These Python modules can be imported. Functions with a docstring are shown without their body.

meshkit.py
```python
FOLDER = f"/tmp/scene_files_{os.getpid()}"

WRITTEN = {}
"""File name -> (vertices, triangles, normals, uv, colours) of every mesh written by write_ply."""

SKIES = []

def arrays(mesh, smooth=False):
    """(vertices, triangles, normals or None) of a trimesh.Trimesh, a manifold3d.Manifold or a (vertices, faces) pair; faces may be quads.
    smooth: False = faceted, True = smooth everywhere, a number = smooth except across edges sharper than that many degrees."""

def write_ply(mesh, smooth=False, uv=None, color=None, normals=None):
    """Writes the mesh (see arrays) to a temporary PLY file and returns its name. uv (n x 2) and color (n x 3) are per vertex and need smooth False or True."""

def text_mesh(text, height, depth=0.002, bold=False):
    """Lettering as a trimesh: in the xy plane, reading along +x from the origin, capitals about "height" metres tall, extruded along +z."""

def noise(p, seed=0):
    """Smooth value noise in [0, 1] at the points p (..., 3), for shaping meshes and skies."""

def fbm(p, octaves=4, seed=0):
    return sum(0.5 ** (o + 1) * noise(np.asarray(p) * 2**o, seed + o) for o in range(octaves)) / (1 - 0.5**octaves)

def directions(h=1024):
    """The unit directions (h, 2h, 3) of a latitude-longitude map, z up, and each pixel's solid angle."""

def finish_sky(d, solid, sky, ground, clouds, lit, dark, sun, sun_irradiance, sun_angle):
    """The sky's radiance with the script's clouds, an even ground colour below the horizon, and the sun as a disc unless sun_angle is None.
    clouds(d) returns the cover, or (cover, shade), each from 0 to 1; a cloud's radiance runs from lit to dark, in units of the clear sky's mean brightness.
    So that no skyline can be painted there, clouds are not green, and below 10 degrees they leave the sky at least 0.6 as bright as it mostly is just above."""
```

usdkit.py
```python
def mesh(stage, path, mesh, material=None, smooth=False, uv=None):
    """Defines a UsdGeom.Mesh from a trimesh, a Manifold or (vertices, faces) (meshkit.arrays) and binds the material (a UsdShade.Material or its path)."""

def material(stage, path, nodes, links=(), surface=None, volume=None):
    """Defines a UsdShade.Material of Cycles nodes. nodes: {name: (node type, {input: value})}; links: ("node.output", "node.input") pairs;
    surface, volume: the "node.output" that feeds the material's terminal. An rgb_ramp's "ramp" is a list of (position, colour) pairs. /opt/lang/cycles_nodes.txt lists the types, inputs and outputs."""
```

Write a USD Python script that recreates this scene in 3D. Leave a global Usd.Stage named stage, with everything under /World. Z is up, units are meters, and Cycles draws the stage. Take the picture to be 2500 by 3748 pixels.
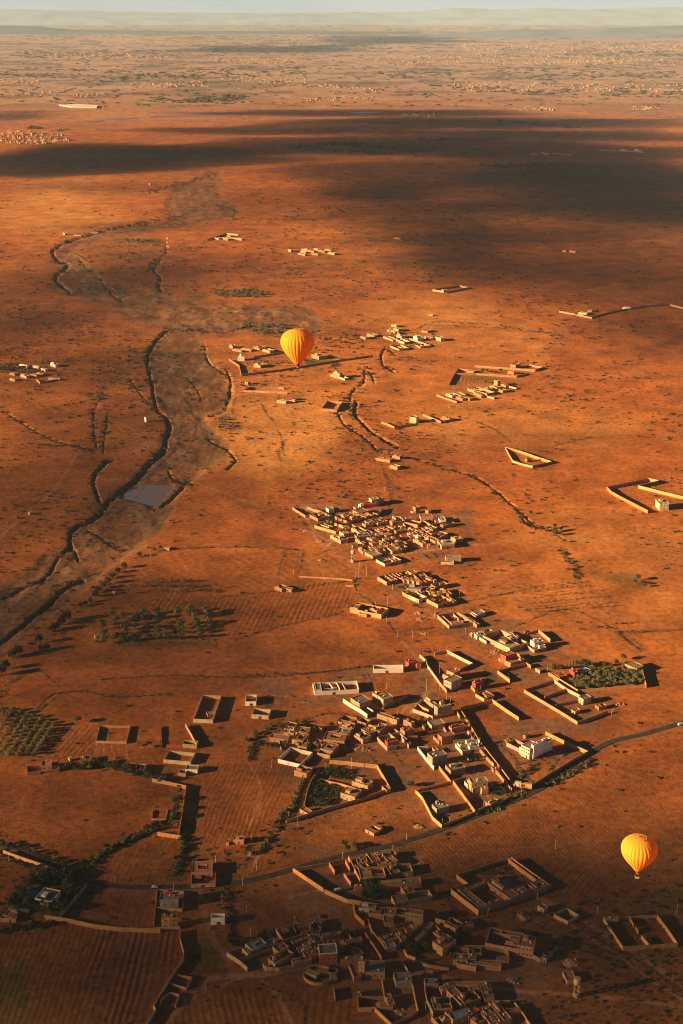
import math, random
import numpy as np, trimesh, usdkit, meshkit
from pxr import Usd, UsdGeom, UsdLux, UsdShade, Gf, Sdf, Vt
from PIL import Image, ImageDraw
from scipy import ndimage
from shapely.geometry import Polygon, LineString

stage = Usd.Stage.CreateInMemory()
UsdGeom.SetStageUpAxis(stage, UsdGeom.Tokens.z)
UsdGeom.SetStageMetersPerUnit(stage, 1.0)
world = UsdGeom.Xform.Define(stage, '/World')
stage.SetDefaultPrim(world.GetPrim())
RNG = np.random.default_rng(11)
random.seed(11)

# ---------------------------------------------------------------- camera (50 mm, portrait, from a balloon 550 m up)
PW, PH, FPX = 2500.0, 3748.0, 5206.0          # the photograph's pixels and the focal length in them
CAM = np.array([0.0, 0.0, 550.0])
PITCH = math.atan((PH / 2 - 40) / FPX)         # true horizon at y = 40
cam = UsdGeom.Camera.Define(stage, '/World/camera')
cam.CreateFocalLengthAttr(50.0)
cam.CreateHorizontalApertureAttr(50.0 * PW / FPX)
cam.CreateVerticalApertureAttr(50.0 * PH / FPX)
cam.CreateClippingRangeAttr(Gf.Vec2f(1.0, 250000.0))
cam.AddTranslateOp().Set(Gf.Vec3d(*CAM))
cam.AddRotateXOp().Set(90.0 - math.degrees(PITCH))
cam.CreateExposureAttr(1.58)

# ---------------------------------------------------------------- sun and sky
SUN_EL = math.radians(14.8)
SUN_AZ = math.radians(18.0)                    # light travels to the right and a little away
TOSUN = np.array([-math.cos(SUN_AZ) * math.cos(SUN_EL), -math.sin(SUN_AZ) * math.cos(SUN_EL), math.sin(SUN_EL)])
SUN_ROT = math.atan2(TOSUN[0], TOSUN[1])
sun = UsdLux.DistantLight.Define(stage, '/World/sun')
sun.CreateIntensityAttr(1.25); sun.CreateAngleAttr(0.5); sun.CreateNormalizeAttr(True)
sun.CreateColorAttr(Gf.Vec3f(1.0, 0.71, 0.40))
zax = Gf.Vec3d(*TOSUN); xax = Gf.Cross(Gf.Vec3d(0, 0, 1), zax).GetNormalized(); yax = Gf.Cross(zax, xax)
sun.AddTransformOp().Set(Gf.Matrix4d(xax[0], xax[1], xax[2], 0, yax[0], yax[1], yax[2], 0, zax[0], zax[1], zax[2], 0, 0, 0, 0, 1))
sky_mat = usdkit.material(stage, '/World/Looks/sky', {
    "s": ("sky_texture", {"sky_type": "single_scattering", "sun_disc": False, "sun_elevation": SUN_EL, "sun_rotation": SUN_ROT, "altitude": 600.0, "air_density": 0.11, "aerosol_density": 0.0, "ozone_density": 1.0}),
    "c": ("texture_coordinate", {}), "x": ("separate_xyz", {}), "k": ("map_range", {"range_type": "smoothstep", "from_min": 0.0, "from_max": 0.05, "to_min": 0.75, "to_max": 0.0, "clamp": True}),
    "n": ("noise_texture", {"scale": 3.0, "detail": 4.0}), "w": ("rgb_ramp", {"ramp": [(0.3, (3.0, 3.3, 3.4)), (0.7, (3.5, 3.6, 3.5))]}), "m": ("mix", {"mix_type": "mix"}),
    "b": ("background_shader", {"strength": 0.05})}, [("c.generated", "x.vector"), ("x.z", "k.value"), ("c.generated", "n.vector"), ("n.fac", "w.fac"), ("k.result", "m.fac"), ("s.color", "m.color1"), ("w.color", "m.color2"), ("m.color", "b.color")], surface="b.background")
dome = UsdLux.DomeLight.Define(stage, '/World/sky')
UsdShade.MaterialBindingAPI.Apply(dome.GetPrim()).Bind(sky_mat)
dome.GetPrim().SetCustomDataByKey('kind', 'structure')

HAZE_DENSITY = 1.3e-5
HAZE_COLOR = (0.62, 0.84, 1.0)

# ---------------------------------------------------------------- helpers
def D(x, y):                                    # from a 1568-wide view of the photograph
    return x * PW / 1568.0, y * PW / 1568.0

cp, sp = math.cos(PITCH), math.sin(PITCH)
def unproject(px, py, z=0.0):
    """The point at height z seen at a pixel of the photograph (arrays or numbers)."""
    px, py = np.asarray(px, float), np.asarray(py, float)
    u, v = (px - PW / 2) / FPX, (PH / 2 - py) / FPX
    dx, dy, dz = u, cp + v * sp, -sp + v * cp
    t = (z - CAM[2]) / dz
    return np.stack([dx * t, dy * t, np.zeros_like(t) + z], -1)
def project(p):
    p = np.asarray(p, float); x, y, z = p[..., 0], p[..., 1], p[..., 2] - CAM[2]
    f = y * cp - z * sp; u = y * sp + z * cp
    return np.stack([PW / 2 + FPX * x / f, PH / 2 - FPX * u / f], -1)

REG = {'a': (1050, 1800, 4.48), 'b': (1350, 1830, 4.48), 'c': (1350, 2070, 4.48), 'z': (1000, 1780, 2.24), 'd': (1590, 2180, 3.484), 'e': (1500, 2380, 3.92), 'f': (970, 2540, 4.48), 'g': (1210, 2540, 4.48), 'h': (1480, 2540, 4.48),
       'i': (1500, 2720, 3.484), 'j': (1820, 2640, 4.356), 'k': (1060, 3090, 3.136), 'l': (810, 3340, 3.136), 'm': (1280, 3480, 3.136), 'n': (1460, 3300, 2.613), 'o': (1540, 3560, 3.733), 'p': (1640, 3120, 3.92),
       'q': (700, 1150, 1.882), 'r': (1400, 1150, 1.882), 's': (1900, 1400, 2.613), 't': (0, 1150, 1.882), 'u': (0, 500, 1.2544), 'v': (1250, 500, 1.2544), 'x': (0, 1600, 1.882), 'w': (1550, 2150, 1.845), 'y': (900, 2400, 2.412),
       'L': (0, 2450, 1.96), 'B': (0, 3000, 1.8447), 'C': (1600, 3050, 1.742), 'E': (750, 3050, 1.742), 'F': (1400, 2480, 1.96), 'D': (0, 0, 0.6272)}
def at(reg, x, y):
    x0, y0, s = REG[reg]; return x0 + x / s, y0 + y / s
_count = {}
def fresh(path):
    """A repeat takes a three-digit number."""
    n = _count.get(path, 0); _count[path] = n + 1
    return path if n == 0 else f'{path}_{n:03d}'
def tag(prim, label=None, cat=None, group=None, kind=None):
    prim = prim.GetPrim() if hasattr(prim, 'GetPrim') else prim
    for k, v in (('label', label), ('category', cat), ('group', group), ('kind', kind)):
        if v: prim.SetCustomDataByKey(k, v)
    return prim
def node(name, loc=(0, 0, 0), rot=0.0):
    x = UsdGeom.Xform.Define(stage, fresh('/World/' + name))
    x.AddTranslateOp().Set(Gf.Vec3d(*map(float, loc)))
    if rot: x.AddRotateZOp().Set(float(rot))
    return x
def part(parent, name, mesh, mat, smooth=False):
    base = str(parent.GetPath()) if parent is not None else '/World'
    return usdkit.mesh(stage, fresh(base + '/' + name), mesh, mat, smooth=smooth)
def V(*a): return np.array(a, float)

class MB:
    """Collects triangles."""
    def __init__(s): s.v, s.f, s.n = [], [], 0
    def add(s, v, f):
        v = np.asarray(v, float); s.v.append(v); s.f.append(np.asarray(f, int) + s.n); s.n += len(v); return s
    def prism(s, poly, z0, z1, bottom=False):
        """poly: counter-clockwise (n, 2); z0, z1 numbers or per corner."""
        p = np.asarray(poly, float); n = len(p)
        lo = np.column_stack([p, np.broadcast_to(z0, (n,))]); hi = np.column_stack([p, np.broadcast_to(z1, (n,))])
        i = np.arange(n); j = (i + 1) % n
        f = np.vstack([np.column_stack([i, j, j + n]), np.column_stack([i, j + n, i + n])])
        k = np.arange(1, n - 1)
        f = np.vstack([f, np.column_stack([0 * k + n, k + n, k + 1 + n])])
        if bottom: f = np.vstack([f, np.column_stack([0 * k, k + 1, k])])
        return s.add(np.vstack([lo, hi]), f)
    def box(s, c, ax, ay, hx, hy, z0, z1):
        """c centre (x, y); ax, ay unit vectors; half sizes."""
        c, ax, ay = map(np.asarray, (c, ax, ay))
        return s.prism([c - ax * hx - ay * hy, c + ax * hx - ay * hy, c + ax * hx + ay * hy, c - ax * hx + ay * hy], z0, z1, True)
    def ring(s, outer, inner, z0, z1):
        o, q = np.asarray(outer, float), np.asarray(inner, float); n = len(o)
        pts = np.vstack([np.column_stack([o, np.full(n, z0)]), np.column_stack([o, np.full(n, z1)]), np.column_stack([q, np.full(n, z1)]), np.column_stack([q, np.full(n, z0)])])
        i = np.arange(n); j = (i + 1) % n; f = []
        for a, b in ((0, 1), (1, 2), (2, 3)):
            f += [np.column_stack([i + a * n, j + a * n, j + b * n]), np.column_stack([i + a * n, j + b * n, i + b * n])]
        return s.add(pts, np.vstack(f))
    def tri(s): return np.vstack(s.v), np.vstack(s.f)

# ---------------------------------------------------------------- materials
def mat(name, nodes, links, surface="p.BSDF"):
    return usdkit.material(stage, '/World/Looks/' + name, nodes, links, surface=surface)
def plain(name, col, var=0.26, scale=0.3, rough=0.95, dirt=None, spec=0.1):
    c = np.array(col)
    n = {"g": ("geometry", {}), "n": ("noise_texture", {"scale": scale, "detail": 5.0, "roughness": 0.65}),
         "r": ("rgb_ramp", {"ramp": [(0.25, tuple(c * (1 - 1.6 * var)) if dirt is None else dirt), (0.5, tuple(c)), (0.75, tuple(np.minimum(c * (1 + var), 0.95)))]}),
         "p": ("principled_bsdf", {"roughness": rough, "specular_ior_level": spec}),
         "n2": ("noise_texture", {"scale": 2.5, "detail": 4.0}), "b": ("bump", {"strength": 0.5, "distance": 0.15}),
         "o": ("object_info", {}), "rr": ("rgb_ramp", {"ramp": [(0.0, (0.72, 0.70, 0.68)), (0.5, (0.97, 0.96, 0.95)), (1.0, (1.15, 1.17, 1.2))]}), "mx": ("mix", {"mix_type": "multiply", "fac": 1.0})}
    return mat(name, n, [("g.position", "n.vector"), ("n.fac", "r.fac"), ("r.color", "mx.color1"), ("o.random", "rr.fac"), ("rr.color", "mx.color2"), ("mx.color", "p.base_color"), ("g.position", "n2.vector"), ("n2.fac", "b.height"), ("b.normal", "p.normal")])
M = {}
M['mud'] = plain('adobe', (0.43, 0.21, 0.085))
M['mudroof'] = plain('adobe_roof', (0.30, 0.145, 0.07), 0.3)
M['tan'] = plain('tan_plaster', (0.44, 0.255, 0.115))
M['ochre'] = plain('ochre_wall', (0.53, 0.255, 0.085))
M['cream'] = plain('cream_plaster', (0.48, 0.32, 0.165), 0.25)
M['white'] = plain('whitewash', (0.76, 0.62, 0.45), 0.14)
M['grey'] = plain('bare_concrete', (0.33, 0.24, 0.15))
M['greyroof'] = plain('concrete_roof', (0.22, 0.17, 0.12), 0.25)
M['paleroof'] = plain('pale_roof', (0.27, 0.20, 0.13), 0.25)
M['red'] = plain('red_plaster', (0.40, 0.085, 0.045), 0.12)
M['pink'] = plain('pink_plaster', (0.46, 0.205, 0.10), 0.18)
M['redroof'] = plain('red_roof', (0.33, 0.13, 0.07), 0.15)
M['blueroof'] = plain('blue_painted_roof', (0.16, 0.26, 0.33), 0.3)
M['dark'] = plain('dark_glass', (0.02, 0.022, 0.025), 0.1, rough=0.25, spec=0.5)
M['wood'] = plain('door_wood', (0.13, 0.07, 0.035))
M['redpaint'] = plain('red_painted_metal', (0.42, 0.03, 0.02), 0.1, rough=0.5)
M['pole'] = plain('pole_concrete', (0.50, 0.37, 0.23), 0.1)
M['metal'] = plain('grey_metal', (0.4, 0.4, 0.4), 0.1, rough=0.5, spec=0.5)
M['stone'] = plain('rubble_stone', (0.40, 0.20, 0.09), 0.4, scale=1.2)
M['straw'] = plain('dry_straw', (0.45, 0.33, 0.17), 0.3, scale=1.0)
M['blue'] = plain('blue_tarp', (0.03, 0.2, 0.5), 0.1)
M['green'] = plain('green_tarp', (0.03, 0.25, 0.17), 0.1)
M['road'] = plain('worn_asphalt', (0.095, 0.066, 0.045), 0.35, scale=0.12)
M['track'] = plain('dust_track', (0.36, 0.21, 0.12), 0.15, scale=0.06)
def leafmat(name, a, b):
    n = {"g": ("geometry", {}), "o": ("object_info", {}), "n": ("noise_texture", {"scale": 0.9, "detail": 3.0}), "r": ("rgb_ramp", {"ramp": [(0.3, a), (0.7, b)]}),
         "rr": ("rgb_ramp", {"ramp": [(0.0, (0.65, 0.72, 0.62)), (1.0, (1.35, 1.25, 1.2))]}), "mx": ("mix", {"mix_type": "multiply", "fac": 1.0}),
         "d": ("diffuse_bsdf", {}), "t": ("translucent_bsdf", {}), "m": ("mix_closure", {"fac": 0.25})}
    return mat(name, n, [("g.position", "n.vector"), ("n.fac", "r.fac"), ("r.color", "mx.color1"), ("o.random", "rr.fac"), ("rr.color", "mx.color2"), ("mx.color", "d.color"), ("mx.color", "t.color"), ("d.BSDF", "m.closure1"), ("t.BSDF", "m.closure2")], "m.closure")
M['olive'] = leafmat('olive_leaves', (0.10, 0.105, 0.04), (0.25, 0.22, 0.09))
M['leaf'] = leafmat('dark_leaves', (0.04, 0.055, 0.02), (0.11, 0.115, 0.042))
M['dryleaf'] = leafmat('dry_leaves', (0.11, 0.085, 0.045), (0.22, 0.16, 0.08))
M['scrub'] = leafmat('scrub_twigs', (0.045, 0.034, 0.022), (0.11, 0.075, 0.042))
M['bark'] = plain('bark', (0.12, 0.08, 0.05))
# ---------------------------------------------------------------- haze: the air itself
def vol(name, density, color, anis=0.0):
    return usdkit.material(stage, '/World/Looks/' + name, {"v": ("principled_volume", {"density": density, "color": color, "anisotropy": anis})}, [], volume="v.volume")
hz = trimesh.creation.box([180000.0, 180000.0, 1061.0]); hz.apply_translation([0, 0, 530.5 - 31.0])
tag(usdkit.mesh(stage, '/World/haze', hz, vol('haze_air', HAZE_DENSITY, HAZE_COLOR, 0.0)), 'pale haze lying over the whole plain, thickest towards the horizon', 'haze', kind='stuff')

# ---------------------------------------------------------------- clouds overhead, above the picture, whose shadows lie on the plain; left and near veils added for shade
CLOUD_Z = 1750.0
def cloud(cx, cy, rx, ry, tau, look, seed, rough=0.75):
    """Shadow centre and half extents in the 1568-wide view; tau: optical depth along the sun's rays."""
    c = unproject(*D(cx, cy)); e = unproject(*D(cx + rx, cy))
    a = abs(e[0] - c[0]); y0 = unproject(*D(cx, cy + ry))[1]; y1 = unproject(*D(cx, cy - ry))[1]; b = (y1 - y0) / 2
    g = np.array([c[0], (y0 + y1) / 2, 0])
    ctr = g + TOSUN * (CLOUD_Z / TOSUN[2])
    h = min(90.0, 0.10 * min(a, b) + 10)
    m = trimesh.creation.icosphere(5)
    d = m.vertices.copy()
    r = 1 + rough * 2 * (meshkit.fbm(d * [a, b, 1] / min(a, b) * 1.6 + seed * 7.3, 4, seed) - 0.5)
    rho = np.hypot(d[:, 0], d[:, 1]); v = np.column_stack([d[:, :2] * r[:, None] * [a, b], np.sign(d[:, 2]) * h * np.sqrt(np.clip(1 - rho ** 2, 0, 1)) ** 1.6 * (0.75 + 0.5 * meshkit.noise(d * [a, b, 1] / min(a, b) * 2.2 + seed * 3.1, seed))])
    m.vertices = v + ctr
    dens = tau / (2 * h / math.sin(SUN_EL))
    x = part(None, 'cloud', m, vol('cloud_%d' % seed, dens, (0.99, 0.99, 0.99), 0.6), smooth=True)
    tag(x, look + ' drifting above the plain, over the frame', 'cloud')
    return x
CLOUDS = [
    # cx, cy, rx, ry, tau, look
    (250, 366, 370, 36, 5.0, 'long dark cloud bank'), (860, 336, 520, 22, 3.2, 'broad grey cloud sheet'), (20, 268, 120, 12, 1.8, 'narrow cloud streak'), (880, 260, 430, 9, 2.2, 'wide layered cloud sheet'), (1080, 283, 560, 14, 2.6, 'streaky cloud ribbon'), (640, 300, 380, 11, 2.2, 'thin grey cloud ribbon'), (1260, 312, 420, 13, 2.2, 'torn cloud ribbon'), (1330, 352, 400, 20, 2.4, 'ragged grey cloud'),
    (1440, 425, 330, 66, 3.6, 'thick heavy cloud'), (1080, 395, 400, 40, 1.6, 'broad thin cloud veil'), (960, 510, 210, 95, 1.3, 'rounded grey cloud'), (1300, 590, 420, 85, 1.2, 'long rolling cloud'), (1060, 610, 190, 50, 1.3, 'short rolling cloud'), (1490, 680, 310, 85, 1.1, 'broad hanging cloud'),
    (40, 770, 190, 75, 1.2, 'low torn cloud'), (330, 630, 200, 50, 0.9, 'faint cloud wisp'), (210, 840, 290, 60, 0.9, 'flat cloud wisp'), (660, 470, 240, 50, 0.8, 'smooth cloud patch'), (420, 900, 130, 60, .5, 'soft cloud patch'),
    (890, 95, 210, 12, 2.4, 'distant dark cloud'), (650, 113, 210, 9, 2.0, 'distant cloud streak'), (1510, 770, 130, 70, 1.1, 'small hanging cloud'), (110, 1170, 360, 230, 1.35, 'added thin cloud veil shading the river'), (100, 1430, 330, 130, 0.8, 'added pale cloud veil'),
    (240, 1500, 640, 190, 1.4, 'added broad brown cloud veil'), (260, 1900, 560, 190, 1.0, 'added broad smoky cloud'), (850, 2270, 1300, 350, 2.2, 'added cloud deck shading the lower village'), (120, 2200, 500, 250, .8, 'added grey cloud shading the ploughed field'), (1420, 2060, 480, 200, 0.9, 'added grey cloud shading the brown field'), (650, 610, 420, 30, 0.5, 'stretched cloud wisp'),
    (480, 1720, 480, 120, 0.5, 'added thin drifting cloud'), (1250, 1020, 200, 26, .5, 'slim cloud streamer'), (300, 520, 150, 16, .7, 'slim far cloud'), (480, 1300, 160, 50, .5, 'lone cloud puff'), (1050, 1740, 420, 100, .2, 'added thin feathery cloud'),
    (820, 1660, 820, 170, .2, 'added vast faint cloud veil'), (160, 690, 360, 75, 1.0, 'added dull cloud sheet'), (1250, 1930, 420, 120, .5, 'added small dim cloud'),
    (1500, 495, 260, 42, 1.8, 'heavy hanging cloud'), (900, 440, 180, 26, 1.4, 'ragged cloud shred'), (1180, 480, 160, 22, 1.2, 'loose cloud shred'), (1180, 540, 260, 26, 1.2, 'trailing cloud shred'), (250, 430, 300, 14, .5, 'fine cloud thread'),
    (1180, 410, 600, 150, 1.1, 'huge soft cloud sheet'), (230, 980, 300, 90, .6, 'added soft dim cloud'),
]
for k, c in enumerate(CLOUDS):
    cloud(*c, seed=k + 1)
# ---------------------------------------------------------------- the ground: where things lie on it, drawn from above into masks
MS = 0.4; MX, MY0, MY1 = 700, -100, 500                      # mask pixels per photograph pixel; margins
MW, MH = int((PW + 2 * MX) * MS), int((PH + MY1 - MY0) * MS)
def mxy(pts): return [((x + MX) * MS, (y - MY0) * MS) for x, y in pts]
def parse(s): return [tuple(map(float, q.split(','))) for q in s.split()]
def dpts(s): return [D(x, y) for x, y in parse(s)]
def _mask(draw, pts, pad, blur):
    """Draws into the window round the points only."""
    out = np.zeros((MH, MW), np.float32); p = np.array(mxy(pts)); pad = int(pad + 4 * blur + 3)
    x0, y0 = np.maximum(np.floor(p.min(0)).astype(int) - pad, 0); x1, y1 = np.minimum(np.ceil(p.max(0)).astype(int) + pad, [MW, MH])
    if x1 <= x0 or y1 <= y0: return out
    im = Image.new('L', (int(x1 - x0), int(y1 - y0))); draw(ImageDraw.Draw(im), lambda q: [(x - x0, y - y0) for x, y in mxy(q)])
    out[y0:y1, x0:x1] = ndimage.gaussian_filter(np.asarray(im, np.float32) / 255, blur); return out
def mask_poly(polys, blur=1.0):
    return _mask(lambda d, f: [d.polygon(f(p), fill=255) for p in polys], [q for p in polys for q in p], 0, blur)
def mask_line(lines, blur=0.6):
    """lines: (points, width in photograph pixels)"""
    return _mask(lambda d, f: [d.line(f(p), fill=255, width=max(1, round(w * MS)), joint='curve') for p, w in lines], [q for p, w in lines for q in p], max(w for p, w in lines) * MS, blur)
def sample(mask, px, py):
    return ndimage.map_coordinates(mask, [(np.asarray(py) - MY0) * MS, (np.asarray(px) + MX) * MS], order=1, mode='nearest')
def warped(mask, px, py, p, amp=16.0):
    """A mask with its edges frayed by noise of the ground itself."""
    q = np.stack([p[..., 0], p[..., 1], 0 * p[..., 0]], -1); k = amp * np.clip(1500 / (np.hypot(p[..., 0], p[..., 1]) + 1), .3, 1.2)
    return sample(mask, px + k * (meshkit.fbm(q / 55.0, 4, 71) - .5), py + k * .6 * (meshkit.fbm(q / 55.0, 4, 72) - .5))
def spline(pts, n=8):
    p = np.array(pts, float)
    if len(p) < 3: return [tuple(q) for q in p]
    q = np.vstack([2 * p[0] - p[1], p, 2 * p[-1] - p[-2]]); out = []
    for i in range(1, len(q) - 2):
        for t in np.linspace(0, 1, n, endpoint=False):
            out.append(0.5 * (2 * q[i] + (q[i + 1] - q[i - 1]) * t + (2 * q[i - 1] - 5 * q[i] + 4 * q[i + 1] - q[i + 2]) * t * t + (3 * q[i] - q[i - 1] - 3 * q[i + 1] + q[i + 2]) * t ** 3))
    out.append(p[-1]); return [tuple(x) for x in out]

# the dry river: its bed, and the edges of its banks (left banks stand in their own shade, also put into their colour)
BED = [spline(dpts('505,398 420,420 380,470 395,505 330,515 230,538 160,562 130,585 128,605 160,625 130,640 120,655 165,680 250,695 420,705 560,712 690,722 740,745 715,775 600,760 470,765 400,757 355,785 340,820 350,880 370,920 378,955 380,990 345,1060 300,1110 255,1140 215,1190 165,1215 160,1250 110,1275 60,1320 0,1350 -120,1420 -120,1560 0,1520 60,1450 130,1400 170,1370 225,1330 270,1295 290,1270 340,1240 390,1180 420,1120 470,1080 520,1050 530,1020 480,985 470,955 520,930 530,900 505,860 470,800 455,780 560,750 640,745 730,740 700,708 560,698 430,688 350,665 250,650 235,625 180,590 175,575 260,545 400,520 480,505 540,495 545,470 505,460'), 4)]
BED2 = dpts('240,690 430,690 560,700 690,720 748,745 640,747 560,752 460,766 400,757 300,730')
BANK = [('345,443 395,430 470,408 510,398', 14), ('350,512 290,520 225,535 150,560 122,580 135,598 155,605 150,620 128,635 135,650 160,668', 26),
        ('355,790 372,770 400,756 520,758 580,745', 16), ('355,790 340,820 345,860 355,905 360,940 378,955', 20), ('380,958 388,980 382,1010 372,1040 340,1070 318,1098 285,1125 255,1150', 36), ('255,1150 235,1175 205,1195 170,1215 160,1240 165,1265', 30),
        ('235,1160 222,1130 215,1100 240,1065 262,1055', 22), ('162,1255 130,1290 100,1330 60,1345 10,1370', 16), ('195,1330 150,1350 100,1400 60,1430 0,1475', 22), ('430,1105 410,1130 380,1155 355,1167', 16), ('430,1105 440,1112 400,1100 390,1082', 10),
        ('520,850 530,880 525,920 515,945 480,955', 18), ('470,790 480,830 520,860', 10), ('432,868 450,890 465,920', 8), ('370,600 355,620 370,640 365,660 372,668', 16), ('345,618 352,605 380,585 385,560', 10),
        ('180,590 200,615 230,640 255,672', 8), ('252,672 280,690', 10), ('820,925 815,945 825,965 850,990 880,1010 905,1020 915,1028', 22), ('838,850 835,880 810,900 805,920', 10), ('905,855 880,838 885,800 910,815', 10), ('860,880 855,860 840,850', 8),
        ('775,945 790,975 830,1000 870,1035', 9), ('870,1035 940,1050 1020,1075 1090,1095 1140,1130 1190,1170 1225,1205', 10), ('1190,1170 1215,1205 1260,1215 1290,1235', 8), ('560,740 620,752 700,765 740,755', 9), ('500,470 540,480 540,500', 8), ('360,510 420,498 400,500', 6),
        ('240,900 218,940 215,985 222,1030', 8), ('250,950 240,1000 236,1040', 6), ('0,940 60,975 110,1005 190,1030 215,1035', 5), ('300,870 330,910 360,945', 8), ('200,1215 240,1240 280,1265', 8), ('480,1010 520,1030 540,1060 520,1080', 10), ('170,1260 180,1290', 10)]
BERM = [('412,1110 395,1140 358,1166', 9), ('540,885 535,925 530,950', 8), ('815,935 822,965 850,995 890,1020', 8), ('470,790 475,815 500,850', 6), ('300,1255 260,1240 220,1225', 6), ('175,585 210,610 235,640 265,665', 6), ('690,716 740,735 760,742', 6), ('560,740 600,746', 4), ('430,868 448,890', 5)]
POND = dpts('275,1141 305,1108 392,1108 400,1112 358,1164 345,1166 338,1158 310,1148')
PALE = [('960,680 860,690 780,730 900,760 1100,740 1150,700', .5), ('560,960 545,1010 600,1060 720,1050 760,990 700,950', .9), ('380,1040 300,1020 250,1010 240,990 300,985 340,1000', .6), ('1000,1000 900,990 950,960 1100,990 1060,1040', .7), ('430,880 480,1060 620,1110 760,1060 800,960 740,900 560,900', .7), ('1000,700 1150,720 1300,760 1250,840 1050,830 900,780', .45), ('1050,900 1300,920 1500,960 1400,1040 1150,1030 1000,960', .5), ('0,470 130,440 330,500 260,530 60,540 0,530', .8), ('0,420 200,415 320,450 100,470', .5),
        ('700,1290 760,1300 830,1315 800,1322 730,1316', .9), ('1130,1290 1400,1300 1568,1280 1568,1400 1250,1460 1080,1380', .25), ('1130,1240 1300,1160 1568,1190 1568,1300 1300,1290', .35), ('430,900 470,940 530,950 470,960 380,940', .4), ('440,2050 520,2040 500,2130 540,2190 480,2200 440,2150', .5)]  # bare pale soil; sunlit pools at centre and right put into its colour
DARKP = [('-200,540 430,560 480,700 460,860 400,1000 370,1250 280,1420 -200,1500', .42), ('720,440 1100,380 1700,360 1700,700 1300,680 1000,650 850,600', .45), ('-200,330 500,320 700,400 520,470 -200,410', .3), ('1150,430 1568,380 1568,520 1350,500', .25), ('850,430 1100,470 1150,600 1000,640 880,520', .5), ('200,560 380,540 360,690 250,680', .4), ('120,810 420,790 470,850 380,900 200,870', .35), ('230,860 430,830 500,940 380,1010 350,930', .4), ('480,1050 560,1040 540,1110 450,1130 400,1100', .3), ('200,1100 360,1060 280,1180 170,1220', .4)]  # browner soil, in part cloud dimming put into its colour
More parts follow.
